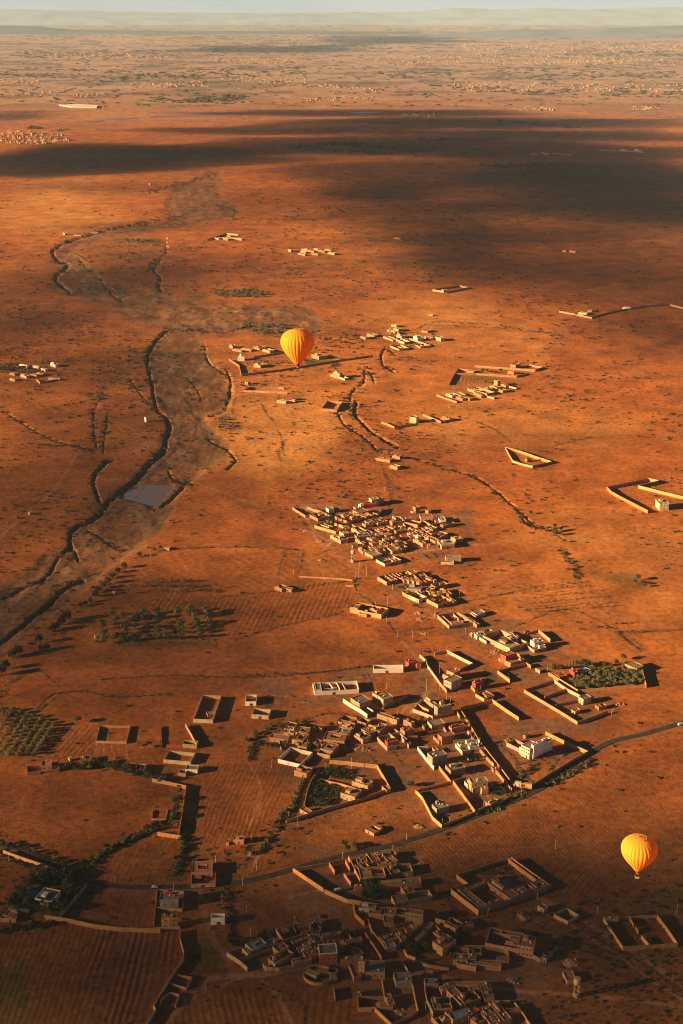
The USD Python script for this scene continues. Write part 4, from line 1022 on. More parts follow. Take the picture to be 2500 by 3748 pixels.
B y white 1427,636 1425,664 8.5 5.2 | small white roofless box building beside the dirt track @ the white box building
B W ochre 1215,737 1216,800 1242,890 1235,938 1170,1030 1100,1145 1035,1252 1052,1275 985,1380 2.8 | sinuous ochre wall along the right of the ploughed bottom field
B g pink 1297,282 1294,357 14 4.4 | pink courtyard house just above the road bend @ the pink courtyard house
B y mud 1294,357 1290,436 16 3
B W mud 1160,1106 1258,1132 1298,1062 1195,1045 2.2 | broken square ruin of low walls beside the sinuous wall
B W mud 1185,1250 1212,1180 1150,1166 1095,1200 1080,1235 2.2
B h mud 20,640 82,660 6 3
B h pink 0,665 105,670 3 3
E h pink 180,40 248,42 5 3.8 | small pink shed alone in the brown field
E h pink 135,57 152,58 4 2.6
L y cream 1387,355 1525,360 43 3.4 | long narrow roofless yard with pale front wall @ the long narrow yard
L h mud 1490,325 1540,318 6 3
L W mud 688,512 715,402 935,403 905,518 688,512 2 | low square mud enclosure beside the furrowed strip @ the low square enclosure
L W red 1195,540 1305,542 2.6 | short red wall strip by the left farmyards
L y cream 1175,645 1365,662 14 3.2
L y tan 1310,535 1410,540 6 3.4
L W tan 1330,387 1375,465 1412,535 3.2
L W mud 1155,405 1158,552 1.6
L h white 1330,715 1415,718 7 4.2
L y tan 1278,740 1330,745 5 3
L W ochre 1090,782 1210,805 1335,832 3
L W ochre 1335,832 1310,1000 1283,1172 3 | sunlit ochre wall casting a wide shadow beside the brown field @ the wide-shadow wall
L W ochre 1130,1167 1305,1192 3
L h pink 300,652 298,690 7.5 5 front=2x1 | ruined pink farm building with an open front @ the ruined pink farm
L y mud 190,690 195,740 24 2.8
L h mud 575,622 578,648 8 3.4
L W mud 665,610 655,690 3
L h ochre 487,628 500,640 2 2.6
L y tan 948,672 925,720 11 3.8
L W mud 1095,1005 1090,1070 1190,1072 1205,1000 1.2
y y white 592,240 607,315 38 3.8 | roofless white compound with bare rooms inside @ the roofless white compound
y h white 605,238 618,302 5 4
y W white 665,245 690,290 760,285 3.2
y W white 735,235 770,280 800,278 3.2
y W white 800,232 830,292 3.2
y W tan 850,240 885,300 3.2
y y white 1125,82 1128,116 26 4
y h red 1410,42 1440,64 9 5
y h red 1500,70 1510,88 4 3.4
y y white 0,345 -5,405 9 4
y y cream 75,465 52,516 14 3.8 | small pale roofless yard left of the mud hamlet
y h pink 425,1007 535,1040 9 5 
y W ochre 740,918 920,935 1160,962 3.4 | tall ochre wall at the back of the walled olive garden @ the olive garden wall
y W ochre 1160,962 1220,1065 1275,1165 3.4
y W mud 1275,1165 1000,1262 700,1345 360,1450 2.8
y W ochre 650,990 580,1090 545,1180 515,1310 3
y W ochre 655,1085 850,1130 1120,1215 2.4
y h tan 935,1105 1075,1150 8 5.2 roof=paleroof
y h tan 835,1208 962,1245 11 5 roof=mudroof front=2x1
y h ochre 475,1350 545,1392 5 3.2
y h ochre 1200,1150 1240,1185 4 3.4
y h mud 1055,1530 1130,1568 8 2.6
y h mud 1150,1500 1190,1530 2 2.6
f h mud 75,712 372,745 7 3.6
f h tan 315,512 475,545 7 4
f h mud 305,626 465,642 5 3.4
f g mud 440,742 620,777 13 4.6 | mud house with two open courts, lower one @ the twin-court mud house
f g mud 500,627 688,652 11 4.6 | mud house with two open courts, upper one
f h mud 535,846 680,872 7 3.2
f h mud 612,788 720,792 6 3.6
f h mud 805,542 930,562 6 3.6
f y tan 858,962 1060,1000 6 3.4
f g tan 905,890 1115,932 12 4.6
f g ochre 955,742 1300,772 14 4.8
f h cream 1172,642 1368,667 10 5
f h ochre 1228,540 1450,562 9 4.4
f h tan 1195,452 1395,502 5 4
f h mud 770,806 862,832 8 3.6
f h mud 962,710 1012,732 18 4
f h mud 905,812 935,830 8 3.4
f y white 215,1066 580,1152 21 3.4 | white-walled empty yard below the mud hamlet @ the white-walled empty yard
f W mud 1165,440 1300,340 1510,385 2.4
f W tan 225,740 270,900 2
g W white 205,75 330,155 480,240 605,332 3.8 | bright white wall in front of the tan two-storey house
g h tan 330,67 475,152 12 7.6 win=4x1 roof=greyroof | tan two-storey house behind a bright white wall @ the tan house behind the white wall
g W white 590,205 700,272 3
g h cream 687,-22 770,24 6 8
g h cream 778,25 866,86 10 8 roof=paleroof
g W mud 860,205 1050,100 1280,-10 3
g y tan 440,432 577,482 7 4
g h tan 760,320 1090,430 4 4.6
g W tan 577,482 680,510 750,520 3
g h tan 385,672 528,742 9 4.6
g h mud 500,562 640,642 7 4.6
g h tan 640,562 800,612 7 4.6
g h tan 750,517 880,552 6 4.4
g h red 890,747 937,797 9 7 | red cube-shaped house with bare walls inside a pale yard @ the red cube house
g y cream 765,702 930,866 20 3.8
g W cream 955,637 1055,712 4
g W tan 1160,690 1285,835 3.6
g h pink 1143,557 1217,612 9 7 | pink villa with a terrace, overlooking the lane @ the pink villa
g W pink 1050,570 1235,692 1425,682 2.8
g h pink 1195,415 1325,482 4 5
q W mud 260,305 330,350 345,413 3.2
q W mud 345,413 640,376 1000,316 1250,281 3.2 | long dark boundary wall under the farther balloon @ the long dark wall
q h ochre 430,342 475,350 7 5.4
q h mud 475,338 518,345 5 4
q h tan 262,213 285,219 9 4.6
q h mud 280,238 345,250 5 3.4
q h mud 345,230 410,246 5 3.6
q h tan 430,219 470,233 13 4
q h tan 490,239 540,253 11 4
q W mud 430,291 640,256 3
q h pink 830,275 880,291 14 6
q h cream 975,399 1022,407 8 9 win=3x1 | cream two-storey house alone in a small pale yard @ the lone cream house
q y cream 960,412 1058,442 8 3.4
q W tan 360,522 410,500 600,500 640,506 3
q W tan 360,522 520,530 662,534 3 | low tan wall enclosing a bare strip below the long dark wall
q h cream 590,590 650,600 6 4.4
q h red 640,570 705,573 6 5.2 | red farm building in a lone cluster on the plain @ the red farm building
q h cream 675,591 712,594 7 4
q y pink 938,596 897,649 23 4.4 | square reddish walled yard on the plain beside the gully @ the square reddish yard
q h mud 370,463 390,468 6 4.4
q W mud 1310,737 1400,772 3.4
q W mud 1400,772 1560,748 3.2
q h cream 1505,706 1550,713 9 8.6 win=3x2 | cream two-storey house in a dark-walled garden @ the walled-garden house
q h tan 1165,150 1200,161 12 4
q h tan 1210,131 1260,146 10 4
r y tan 55,216 115,240 20 3.4
r y cream 82,168 150,192 12 4
r y tan 228,210 262,223 17 3
r h white 212,150 240,162 11 7 | white cube house in the hamlet right of the farther balloon @ the white hamlet house
r h cream 365,154 402,166 9 6
r h cream 290,152 330,166 6 4
r W tan 185,165 260,188 330,213 3
r h tan 270,110 310,117 14 3.6
r h tan 60,70 95,77 6 4
r h tan 30,106 110,126 4 3.6
r h tan 5,150 70,176 10 3.6
r h cream 95,140 130,150 9 5
r h cream 75,95 110,103 9 5
r W tan 635,350 850,366 1052,381 3.6 | long tan front wall of the remote farm compound @ the remote farm compound
r W tan 1052,381 1105,363 1010,346 3.2
r h pink 882,343 918,351 13 6.4
r W tan 650,405 790,414 925,423 3.6
r W mud 925,423 1012,402 3
r W mud 640,386 520,373 512,405 650,405 3.4
r W mud 520,373 490,420 460,477 3
r h pink 582,388 628,392 6 4.6
r h pink 862,390 905,396 6 5
r y tan 587,510 720,547 17 3.6
r W tan 660,545 770,573 3.2
r h mud 768,453 792,462 6 8 | tall mud tower house in the remote right-hand hamlet @ the mud tower house
r h mud 700,500 730,516 8 4
r h mud 735,490 790,506 8 4
r h tan 800,515 830,526 8 4
r h mud 815,480 850,491 6 4
r W tan 860,490 922,506 3
r W tan 372,552 440,575 512,600 3
r h cream 435,545 480,561 8 4
r h tan 485,538 540,561 10 4
r h mud 510,565 550,581 8 4
r h tan 560,565 600,581 6 4
r h mud 625,530 680,561 4 4
r W tan 278,686 340,710 402,737 3.4
r W mud 402,737 482,722 3
r h pink 400,710 465,717 6 4.4
r h cream 320,1 345,3 5 3
s W ochre -130,615 0,648 150,700 310,752 3.6 | sunlit wall of the triangular plot on the right plain @ the triangular plot
s W ochre -130,618 -60,745 0,765 130,797 3
s W mud 130,797 310,755 3
s h tan 58,725 78,732 8 4.6
s W ochre 840,995 885,1040 1050,1128 1232,1222 4 | sunlit wall of the big angular plot at the right edge @ the big angular plot
s W mud 840,995 1040,955 1235,913 4
s W ochre 1235,913 1340,937 4
s W mud 1340,937 1140,982 4
s W ochre 1140,982 1350,1035 1568,1087 4
s h cream 1305,1115 1347,1160 11 8.6 win=2x2 front=3x2 | roofless cream house shell at the right edge @ the cream house shell
t h white 130,345 185,352 5 4
t h white 225,352 265,360 4 4
t h white 280,370 310,380 5 4
t h white 345,335 380,347 6 5 | white house at the right end of the leftmost hamlet @ the leftmost hamlet
t h cream 140,412 180,428 6 4
t h tan 65,400 100,408 4 4
t h mud 205,410 250,418 6 4
t h mud 250,402 290,410 5 4
t h tan 330,435 410,442 4 4
t W ochre 250,445 275,467 415,442 3
t h tan 65,440 100,448 5 3.6
t h white 992,708 1006,712 3 7 | tiny white pump house on the left plain @ the white pump house
u h tan 288,440 298,443 5 5
u h mud 340,450 372,453 5 4
u h mud 380,438 405,442 8 5
u h mud 415,437 450,440 4 4
u W tan 950,471 1035,443 1092,447 4
u h tan 985,463 1003,467 10 4
u h tan 1018,462 1046,469 9 5
u h tan 1055,463 1110,468 6 5
u h pink 1040,452 1060,455 7 5
u h tan 1322,516 1336,520 6 6
u h tan 1368,534 1400,540 5 4
u h tan 1385,514 1410,519 8 5
u h tan 1412,522 1440,526 6 4
u h tan 1440,512 1460,516 6 4
u h mud 1460,520 1490,525 7 4
u h tan 1490,515 1520,520 5 4
u h tan 1505,530 1535,535 7 5
u h mud 1430,534 1460,538 6 4
u h tan 1380,524 1402,529 6 4
u h tan 682,213 690,215 6 6
v W tan 418,701 470,709 3.6
v W mud 418,701 540,682 3.6
v W tan 540,682 584,691 560,695 480,712 3.6
v h cream 460,700 470,704 8 4
v W tan 1000,800 1060,811 1150,830 3 | wall corner of the large shaded plot at the far right @ the large shaded plot
v W mud 1150,826 1250,800 1390,776 1500,768 3
v h white 1088,806 1125,811 8 4
v h cream 1130,796 1150,798 6 4
v h white 1290,782 1325,786 7 4
v W tan 1510,770 1568,784 3
v W cream 1180,59 1280,62 1392,69 5
v h white 1283,57 1303,62 14 5
v h white 1345,57 1365,63 14 5
v h mud 1015,522 1030,524 6 4
v h mud 1045,523 1075,526 5 4
v h mud 240,463 270,465 5 4
v h tan 870,76 905,78 8 5
v h tan 915,72 955,76 8 5
v h mud 960,74 1000,77 8 5
v h tan 1010,78 1060,81 6 5
v h pink 930,75 950,79 5 6
D h tan 1075,892 1092,897 5 4
x h white 655,1368 700,1362 4 3.4 | small white pump shed at the corner of the olive grove
x h tan 192,514 205,520 4 3
x h mud 770,1062 790,1066 3 3
x h mud 1130,760 1165,764 4 3
z h mud 1145,165 1165,170 6 3
z h mud 10,820 70,840 9 3.6
z h mud 85,830 150,845 4 3.6
z W mud 215,735 400,745 560,755 650,765 1.4
z W mud 590,808 660,812 1.6
D h mud 862,1050 895,1056 6 4
D h tan 895,1068 912,1072 8 4
D h cream 900,1046 918,1048 6 4
w W ochre 845,572 940,628 1045,690 3
w W ochre 1045,690 1280,672 1505,655 2.6
w W mud 1505,655 1490,600 1465,515 3.4
w W tan 680,688 860,795 1040,905 3 | sunlit long wall of the four-part plot left of the olive grove @ the four-part plot
w W mud 1040,905 1140,872 1245,830 3
w W mud 680,688 780,655 880,620 2.6
w W cream 880,620 970,682 1055,725 3
w W mud 820,735 970,678 2.6
w W mud 890,790 1150,735 2.6
w h cream 1045,735 1080,755 9 5.6 roof=paleroof
w h pink 1160,790 1185,808 8 3.2
w h ochre 1000,825 1025,838 6 3
w h ochre 1360,515 1440,548 10 5 roof=paleroof | ochre house at the far corner of the walled olive grove @ the walled olive grove
w h red 985,548 1020,575 4 6
w h cream 1030,562 1075,580 12 4 roof=blueroof
w h red 885,580 920,605 8 3.4
''')
# ---------------------------------------------------------------- one-off structures
def tower(name, reg, base, top, label, cat):
    px, py = at(reg, *base); p = unproject(px, py); z = float(zat(p[0], p[1])); p = unproject(px, py, z)
    hs = np.linspace(0, 60, 241); yy = project(np.column_stack([np.full(241, p[0]), np.full(241, p[1]), z + hs]))[:, 1]
    h = float(np.interp(-at(reg, 0, top)[1], -yy, hs)); x = node(name, p)
    if label: tag(x, label, cat)
    return x, p, h
def sq(r): return np.array([[-r, -r], [r, -r], [r, r], [-r, r]], float)
def ngon(r, n=20): a = np.arange(n) * 2 * math.pi / n; return np.column_stack([np.cos(a), np.sin(a)]) * r
def bar(p0, p1, r, n=5):
    p0, p1 = V(*p0), V(*p1); d = unit(p1 - p0); a = unit(np.cross(d, [0, 0, 1.0] if abs(d[2]) < .9 else [1.0, 0, 0])); b = np.cross(d, a)
    c = np.arange(n) * 2 * math.pi / n; o = (np.cos(c)[:, None] * a + np.sin(c)[:, None] * b) * r
    i = np.arange(n); j = (i + 1) % n
    return np.vstack([p0 + o, p1 + o]), np.vstack([np.column_stack([i, j, j + n]), np.column_stack([i, j + n, i + n]), [[0, k + 1, k] for k in range(1, n - 1)], [[n, n + k, n + k + 1] for k in range(1, n - 1)]])

# minaret of the lower village
x, p, h = tower('minaret', 'm', (140, 288), 112, 'square mosque minaret with a small lantern top in the lower village', 'minaret')
a_ = math.radians(-12); R2 = np.array([[math.cos(a_), -math.sin(a_)], [math.sin(a_), math.cos(a_)]])
part(x, 'shaft', MB().prism(sq(1.75) @ R2.T, -1, h, True).tri(), M['pink']); part(x, 'parapet', MB().ring(sq(1.95) @ R2.T, sq(1.5) @ R2.T, h - .3, h + .7).tri(), M['tan'])
part(x, 'lantern', MB().prism(sq(.8) @ R2.T, h - .2, h + 2.2).tri(), M['pink']); part(x, 'dome', lathe([(.8, h + 2.2), (.75, h + 2.6), (.4, h + 3.1), (.06, h + 3.3), (.04, h + 3.9)], 12), M['tan'], smooth=True)
for k in range(3):
    c4 = sq(1.75) @ R2.T
    for e in (0, 3): face_piece(x, 'window', c4[e], c4[(e + 1) % 4], 0, 1.45, 2.05, 3 + k * 3.2, 4.1 + k * 3.2, M['dark'], .04)
LANDMARKS.append((*at('m', 140, 200), 'the square minaret'))
# minaret of the distant hamlet
x, p, h = tower('minaret', 'r', (52, 138), 95, 'slim distant minaret rising in the hamlet right of the farther balloon', 'minaret')
part(x, 'shaft', MB().prism(sq(1.9), -1, h, True).tri(), M['tan']); part(x, 'lantern', MB().prism(sq(.9), h, h + 2.4).tri(), M['tan'])
LANDMARKS.append((*at('r', 52, 120), 'the distant slim minaret'))
# concrete water towers
def water_tower(reg, base, top, label, wide, ph):
    x, p, h = tower('water_tower', reg, base, top, label, 'water tower'); r = wide
    t = h * .72
    part(x, 'base', MB().prism(ngon(r * 1.05, 12), -1, h * .22, True).tri(), M['tan'])
    for k in range(4):
        c, s = math.cos(math.pi / 4 + k * math.pi / 2), math.sin(math.pi / 4 + k * math.pi / 2)
        part(x, 'leg', MB().box((c * r * .85, s * r * .85), (1, 0), (0, 1), .28, .28, h * .2, t).tri(), M['tan'])
    for zz in (.22, .47, .70):
        part(x, 'ring_beam', MB().ring(ngon(r * 1.0, 12), ngon(r * .7, 12), h * zz, h * zz + .4).tri(), M['tan'])
    part(x, 'tank', lathe([(.01, t), (r * 1.05, t), (r * 1.08, h - .3), (r * .9, h), (.01, h + .1)], 16), M['tan'], smooth=30)
    LANDMARKS.append((*at(reg, base[0], (base[1] + top) / 2), ph))
water_tower('C', (887, 1040), 922, 'slender open-framed water tower standing alone at bottom right', 2.0, 'the slender water tower')
water_tower('a', (1085, 1150), 955, 'pale latticed water tower in front of the central village', 2.2, 'the latticed water tower')
# domed shrine on the walled plot under the farther balloon
x, p, h = tower('shrine', 'q', (345, 316), 290, 'white domed shrine in the walled plot left of the farther balloon', 'shrine')
part(x, 'wall', MB().ring(sq(5.5), sq(5.0), -1, 7).tri(), M['white']); part(x, 'roof', MB().prism(sq(5.2), 6.2, 6.6, True).tri(), M['paleroof']); part(x, 'dome', lathe([(3.0, 6.5), (3.0, 7.6), (2.5, 9.3), (1.3, 10.4), (.1, 10.9)], 20), M['white'], smooth=True)
for e in (0, 3): windows(x, sq(5.5)[e], sq(5.5)[(e + 1) % 4], 0, 7, 2, 1)
LANDMARKS.append((*at('q', 345, 290), 'the domed shrine'))
# red and white mast
x, p, h = tower('radio_mast', 'u', (770, 517), 453, 'tall red and white banded radio mast on the far plain', 'mast')
for k in range(7):
    w0, w1 = 1.7 - .17 * k, 1.7 - .17 * (k + 1); z0, z1 = h * k / 7, h * (k + 1) / 7; mb = MB()
    for cx, cy in ((1, 1), (1, -1), (-1, -1), (-1, 1)): mb.add(*bar((cx * w0, cy * w0, z0), (cx * w1, cy * w1, z1), .38, 4))
    cs = [(1, 1), (1, -1), (-1, -1), (-1, 1)]
    for q0, q1 in zip(cs, cs[1:] + cs[:1]): mb.add(*bar((q0[0] * w0, q0[1] * w0, z0), (q1[0] * w1, q1[1] * w1, z1), .22, 4))
    part(x, 'lattice_section', mb.tri(), M['redpaint' if k % 2 == 0 else 'white'])
LANDMARKS.append((*at('u', 770, 485), 'the banded mast'))
# round stone sheepfold with sheds at its back
c0, z0 = ground_at(*at('l', 1120, 735), 0); x = node('sheepfold', (*c0, z0)); tag(x, 'round sheepfold with mud sheds along its back below the dark red house', 'sheepfold')
ring = []
for t in np.linspace(0, 2 * math.pi, 29):
    g_, _ = ground_at(*at('l', 1120 + 172 * math.cos(t), 740 - 100 * math.sin(t)), 0); ring.append(g_ - c0)
part(x, 'wall', strip(ring, 2.2, .5, (*c0, z0), .3), M['mud'])
for (ax_, ay_), (bx_, by_), w_ in (((1095, 640), (1092, 680), 13), ((1228, 640), (1255, 760), 4), ((1000, 640), (960, 685), 8)):
    q, _ = frame('l', (ax_, ay_), (bx_, by_), w_, 2.8); q = q - c0; part(x, 'shed', MB().prism(q, -.5, 2.8).tri(), M['mudroof'])
LANDMARKS.append((*at('l', 1120, 735), 'the round sheepfold'))
# gatehouse on the road
q, z = frame('j', (280, 965), (555, 1003), 2.2, 5.2); c = q.mean(0); x = node('gatehouse', (*c, z)); q = q - c; tag(x, 'cream gatehouse wall with red double gate facing the asphalt road', 'gatehouse')
d = unit(q[1] - q[0]); n = perp(d); Lq = np.linalg.norm(q[1] - q[0])
for t0, t1, zt in ((0, Lq * .38, 5.2), (Lq * .62, Lq, 5.0)):
    part(x, 'wall', MB().box(q[0] + d * (t0 + t1) / 2 + n * 1.1, d, n, (t1 - t0) / 2, 1.1, -1, zt).tri(), M['cream'])
part(x, 'lintel', MB().box(q[0] + d * Lq * .5 + n * 1.1, d, n, Lq * .12, .9, 4.0, 4.6).tri(), M['cream'])
for k in (0, 1): part(x, 'gate_leaf', MB().box(q[0] + d * Lq * (.44 + .12 * k) + n * .6, d, n, Lq * .058, .06, 0, 2.7).tri(), M['redpaint'])
part(x, 'side_door', MB().box(q[0] + d * Lq * .70 - n * .05, d, n, .55, .06, 0, 2.1).tri(), M['redpaint'])
LANDMARKS.append((*at('j', 420, 1000), 'the gatehouse with red gate'))
# pools and coloured sheets
def sheet(name, reg, pts, m, dz, label, cat):
    p = np.array([ground_at(*at(reg, *s), 0)[0] for s in pts]); c = p.mean(0); z = max(float(zat(*k)) for k in p); x = node(name, (*c, z)); pg = orient(Polygon(p - c)); q = np.array(pg.exterior.coords)[:-1]
    part(x, 'rim', MB().ring(inset(q, -.4), q, -1.5, dz + .1).tri(), M['paleroof']); part(x, 'surface', MB().prism(inset(q, -.02), dz - .3, dz, True).tri(), m); tag(x, label, cat)
poolm = mat('pool_water', {"p": ("principled_bsdf", {"base_color": (0.03, 0.18, 0.30), "roughness": 0.1})}, [])
sheet('pool', 'p', [(755, 415), (810, 400), (915, 478), (860, 497)], poolm, .5, 'blue pool in the courtyard of the big farmyard', 'pool')
sheet('pool', 'B', [(185, 528), (200, 478), (262, 490), (232, 535)], poolm, .4, 'dark pool beside the villa in dark trees', 'pool')
sheet('tarpaulin', 'k', [(300, 858), (318, 825), (352, 830), (345, 862)], M['blue'], 1.2, 'blue tarpaulin on a heap in the dark field of the lower village', 'tarpaulin')
sheet('tarpaulin', 'g', [(985, 850), (1010, 832), (1055, 842), (1040, 860)], M['green'], 1.5, 'green tarpaulin beside the red cube house', 'tarpaulin')
sheet('tarpaulin', 'B', [(60, 612), (65, 600), (200, 622), (190, 634)], M['green'], 1.5, 'long green sheet on the hedge below the villa in dark trees', 'tarpaulin')
# ---------------------------------------------------------------- balloons
cloth = mat('yellow_balloon_cloth', {"g": ("geometry", {}), "n": ("noise_texture", {"scale": 0.5, "detail": 4.0}), "r": ("rgb_ramp", {"ramp": [(0.3, (0.92, 0.345, 0.028)), (0.7, (0.94, 0.40, 0.036))]}),
    "d": ("diffuse_bsdf", {}), "t": ("translucent_bsdf", {}), "m": ("mix_closure", {"fac": 0.3})}, [("g.position", "n.vector"), ("n.fac", "r.fac"), ("r.color", "d.color"), ("r.color", "t.color"), ("d.BSDF", "m.closure1"), ("t.BSDF", "m.closure2")], "m.closure")
skirtm = plain('red_skirt_cloth', (0.5, 0.03, 0.02), 0.1); wicker = plain('wicker', (0.42, 0.28, 0.14), 0.3, scale=3.0); steel = M['metal']
PROF = np.array([(2.5, 0), (4.0, 1.9), (5.7, 4.0), (7.6, 6.2), (9.2, 8.4), (10.5, 10.6), (11.4, 12.6), (11.9, 14.6), (12.0, 16.2), (11.75, 17.9), (11.0, 19.7), (9.9, 21.2), (8.3, 22.6), (6.3, 23.7), (4.2, 24.4), (2.2, 24.8), (0.25, 24.9)])
def balloon(cx, cy, wpx, label, ph, spin, specks):
    BS = 20.0 / 24.0; rng = 20.0 * FPX / wpx; ray = unproject(cx, cy) - CAM; ray /= np.linalg.norm(ray); u, v = (cx - PW / 2) / FPX, (PH / 2 - cy) / FPX
    pos = CAM + ray * rng * math.sqrt(1 + u * u + v * v) ; pos = pos - V(0, 0, 15.8 * BS); x = node('hot_air_balloon', pos, spin); x.AddScaleOp().Set(Gf.Vec3f(BS, BS, BS)); tag(x, label, 'hot-air balloon'); LANDMARKS.append((cx, cy, ph))
    t = np.linspace(0, 1, 34); s = np.linspace(0, 1, len(PROF)); rr = np.interp(t, s, PROF[:, 0]); zz = np.interp(t, s, PROF[:, 1])
    rr = ndimage.gaussian_filter1d(rr, .8, mode='nearest'); N = 28; da = 2 * math.pi / N; w = np.linspace(-.5, .5, 9)
    bul = 0.020 * np.clip(np.sin(math.pi * np.clip(t * .95 + .05, 0, 1)), 0, 1) ** .5 + .012
    for k in range(N):
        ang = da * (k + w); prof = np.cos(math.pi * w) ** .7 if True else 0
        r2 = rr[:, None] * (0.985 + bul[:, None] * np.clip(prof, 0, 1)[None, :])
        v = np.stack([r2 * np.cos(ang), r2 * np.sin(ang), np.repeat(zz[:, None], 9, 1)], -1)
        part(x, 'gore', (v.reshape(-1, 3), grid_faces(len(t), 9)), cloth, smooth=True)
    for k in range(8):      # the parachute vent's lines at the crown
        a = k * math.pi / 4; part(x, 'crown_line', bar((.3 * math.cos(a), .3 * math.sin(a), 24.98), (4.6 * math.cos(a), 4.6 * math.sin(a), 24.35), .07, 4), M['wood'])
    part(x, 'vent_ring', lathe([(4.25, 24.37), (4.45, 24.52), (4.65, 24.30)], 40), M['tan'])
    part(x, 'skirt', lathe([(1.15, -2.5), (1.6, -1.5), (2.1, -.6), (2.62, .15)], 28), skirtm, smooth=True)
    fr = part(x, 'burner_frame', MB().add(*bar((-.7, -.6, -3.4), (.7, -.6, -3.4), .06)).add(*bar((-.7, .6, -3.4), (.7, .6, -3.4), .06)).add(*bar((-.7, -.6, -3.4), (-.7, .6, -3.4), .06)).add(*bar((.7, -.6, -3.4), (.7, .6, -3.4), .06)).tri(), steel)
    for q in (-.3, .3): part(fr, 'burner', lathe([(.01, -3.6), (.22, -3.6), (.22, -2.9), (.12, -2.8), (.01, -2.8)], 10) if q > 0 else (lathe([(.01, -3.6), (.22, -3.6), (.22, -2.9), (.12, -2.8), (.01, -2.8)], 10)[0] + [0, .55, 0], lathe([(.01, -3.6), (.22, -3.6), (.22, -2.9), (.12, -2.8), (.01, -2.8)], 10)[1]), steel)
    for a, b in ((-1, -1), (1, -1), (1, 1), (-1, 1)):
        part(x, 'upright', bar((a * .7, b * .6, -3.4), (a * 1.05, b * .75, -5.6), .05), M['wood']); part(x, 'cable', bar((a * .7, b * .6, -3.4), (a * 1.75, b * 1.75, 0.1), .03, 4), steel)
    o = np.array([[-1.3, -.9], [1.3, -.9], [1.3, .9], [-1.3, .9]]); part(x, 'basket', MB().ring(o, inset(o, .12), -6.6, -5.4).prism(o, -6.7, -6.55, True).tri(), wicker)
    part(x, 'basket_rim', MB().ring(inset(o, -.08), inset(o, .2), -5.42, -5.25).tri(), M['wood'])
    for q in (-.8, 0.0, .8): part(x, 'gas_cylinder', lathe([(.01, -6.5), (.2, -6.5), (.2, -5.0), (.1, -4.85), (.01, -4.85)], 8) if q == 0 else ((lambda g: (g[0] + [q, .4, 0], g[1]))(lathe([(.01, -6.5), (.2, -6.5), (.2, -5.0), (.1, -4.85), (.01, -4.85)], 8))), M['dark'])
    for az, zz_, w_, h_ in specks:      # dark marks sewn on the cloth
        r_ = np.interp(zz_, PROF[:, 1], PROF[:, 0]) * 1.035; a0 = math.radians(az - spin); mb = MB(); d_ = V(-math.sin(a0), math.cos(a0), 0); o_ = V(math.cos(a0), math.sin(a0), 0); pc = o_ * r_ + V(0, 0, zz_)
        v = np.array([pc - d_ * w_ / 2 - V(0, 0, h_ / 2), pc + d_ * w_ / 2 - V(0, 0, h_ / 2), pc + d_ * w_ / 2 + V(0, 0, h_ / 2), pc - d_ * w_ / 2 + V(0, 0, h_ / 2)]); part(x, 'cloth_mark', (v, np.array([[0, 1, 2], [0, 2, 3]])), M['wood'])
balloon(1088.3, 1250.0, 122.8, 'yellow hot-air balloon with large red skirt flying over the walled plots', 'the farther balloon', 3.0, [(-68, 14.6, .9, .25), (-65, 14.5, .4, .4)])
balloon(2340.0, 3107.0, 131.5, 'yellow hot-air balloon low over the brown field at bottom right', 'the nearer balloon', -4.0, [(-98, 9.0, .25, 1.0), (-110, 10.3, .5, .3)])
# ---------------------------------------------------------------- poles
POLES = '''z 165,725,680 412,735,700 672,755,690 703,757,685 710,660,612 762,732,655 940,975,890 842,980,945 980,845,805 1148,958,930 450,410,372 603,487,452 912,40,8 1527,900,850 702,880,835
c 715,1200,1040 475,1185,1100 290,920,835 1080,850,770 1215,1020,935 728,615,555 395,395,315
d 397,480,415 62,1010,885 1133,790,730 1437,975,905
w 20,695,620 1272,860,820 78,200,168
e 240,575,410 425,575,470 530,705,570 580,755,665 425,350,210 1008,590,540 682,855,800
h 95,885,785 1142,760,660 1235,870,715
g 1103,385,250 447,540,470 1305,885,785
i 1427,640,570 505,1025,945 945,825,765 1333,590,535 412,1050,995
y 1245,290,238 930,1005,898 456,1520,1428 228,992,930 1360,135,88 375,1430,1378 700,1000,955
L 820,650,600
B 63,288,238 775,432,378 1172,470,435 1457,292,258 1387,1170,1115
E 328,240,170 240,330,278 1287,42,-2 1199,122,75 70,190,155 298,60,15 880,162,128 268,505,460 294,655,600 573,575,530
C 755,107,45 1527,522,452 1021,515,470 638,422,372 324,522,478
x 323,758,700 1035,828,770
k 1347,410,335
l 515,690,600
m 867,690,580
q 152,362,330 562,310,283 588,490,450 1223,467,440 1015,292,270
r 298,545,518 490,525,498 455,650,620 152,835,805 935,510,488 253,800,775
t 125,505,478 1028,408,350 1470,362,330'''
for line in POLES.splitlines():
    reg, *pp_ = line.split()
    for s in pp_:
        bx, by, ty = map(float, s.split(',')); x, p, h = tower('utility_pole', reg, (bx, by), ty, None, None); h = max(5.5, min(13, h))
        part(x, 'pole', lathe([(.19, -1), (.18, 0), (.11, h), (.01, h)], 6), M['pole']); ca = RNG.random() * 3.1
        part(x, 'crossarm', bar((-.7 * math.cos(ca), -.7 * math.sin(ca), h - .5), (.7 * math.cos(ca), .7 * math.sin(ca), h - .5), .07, 4), M['pole'])
        ITEMS.append((x, at(reg, bx, (by + ty) / 2), 'pale', 'utility pole', 'pole'))
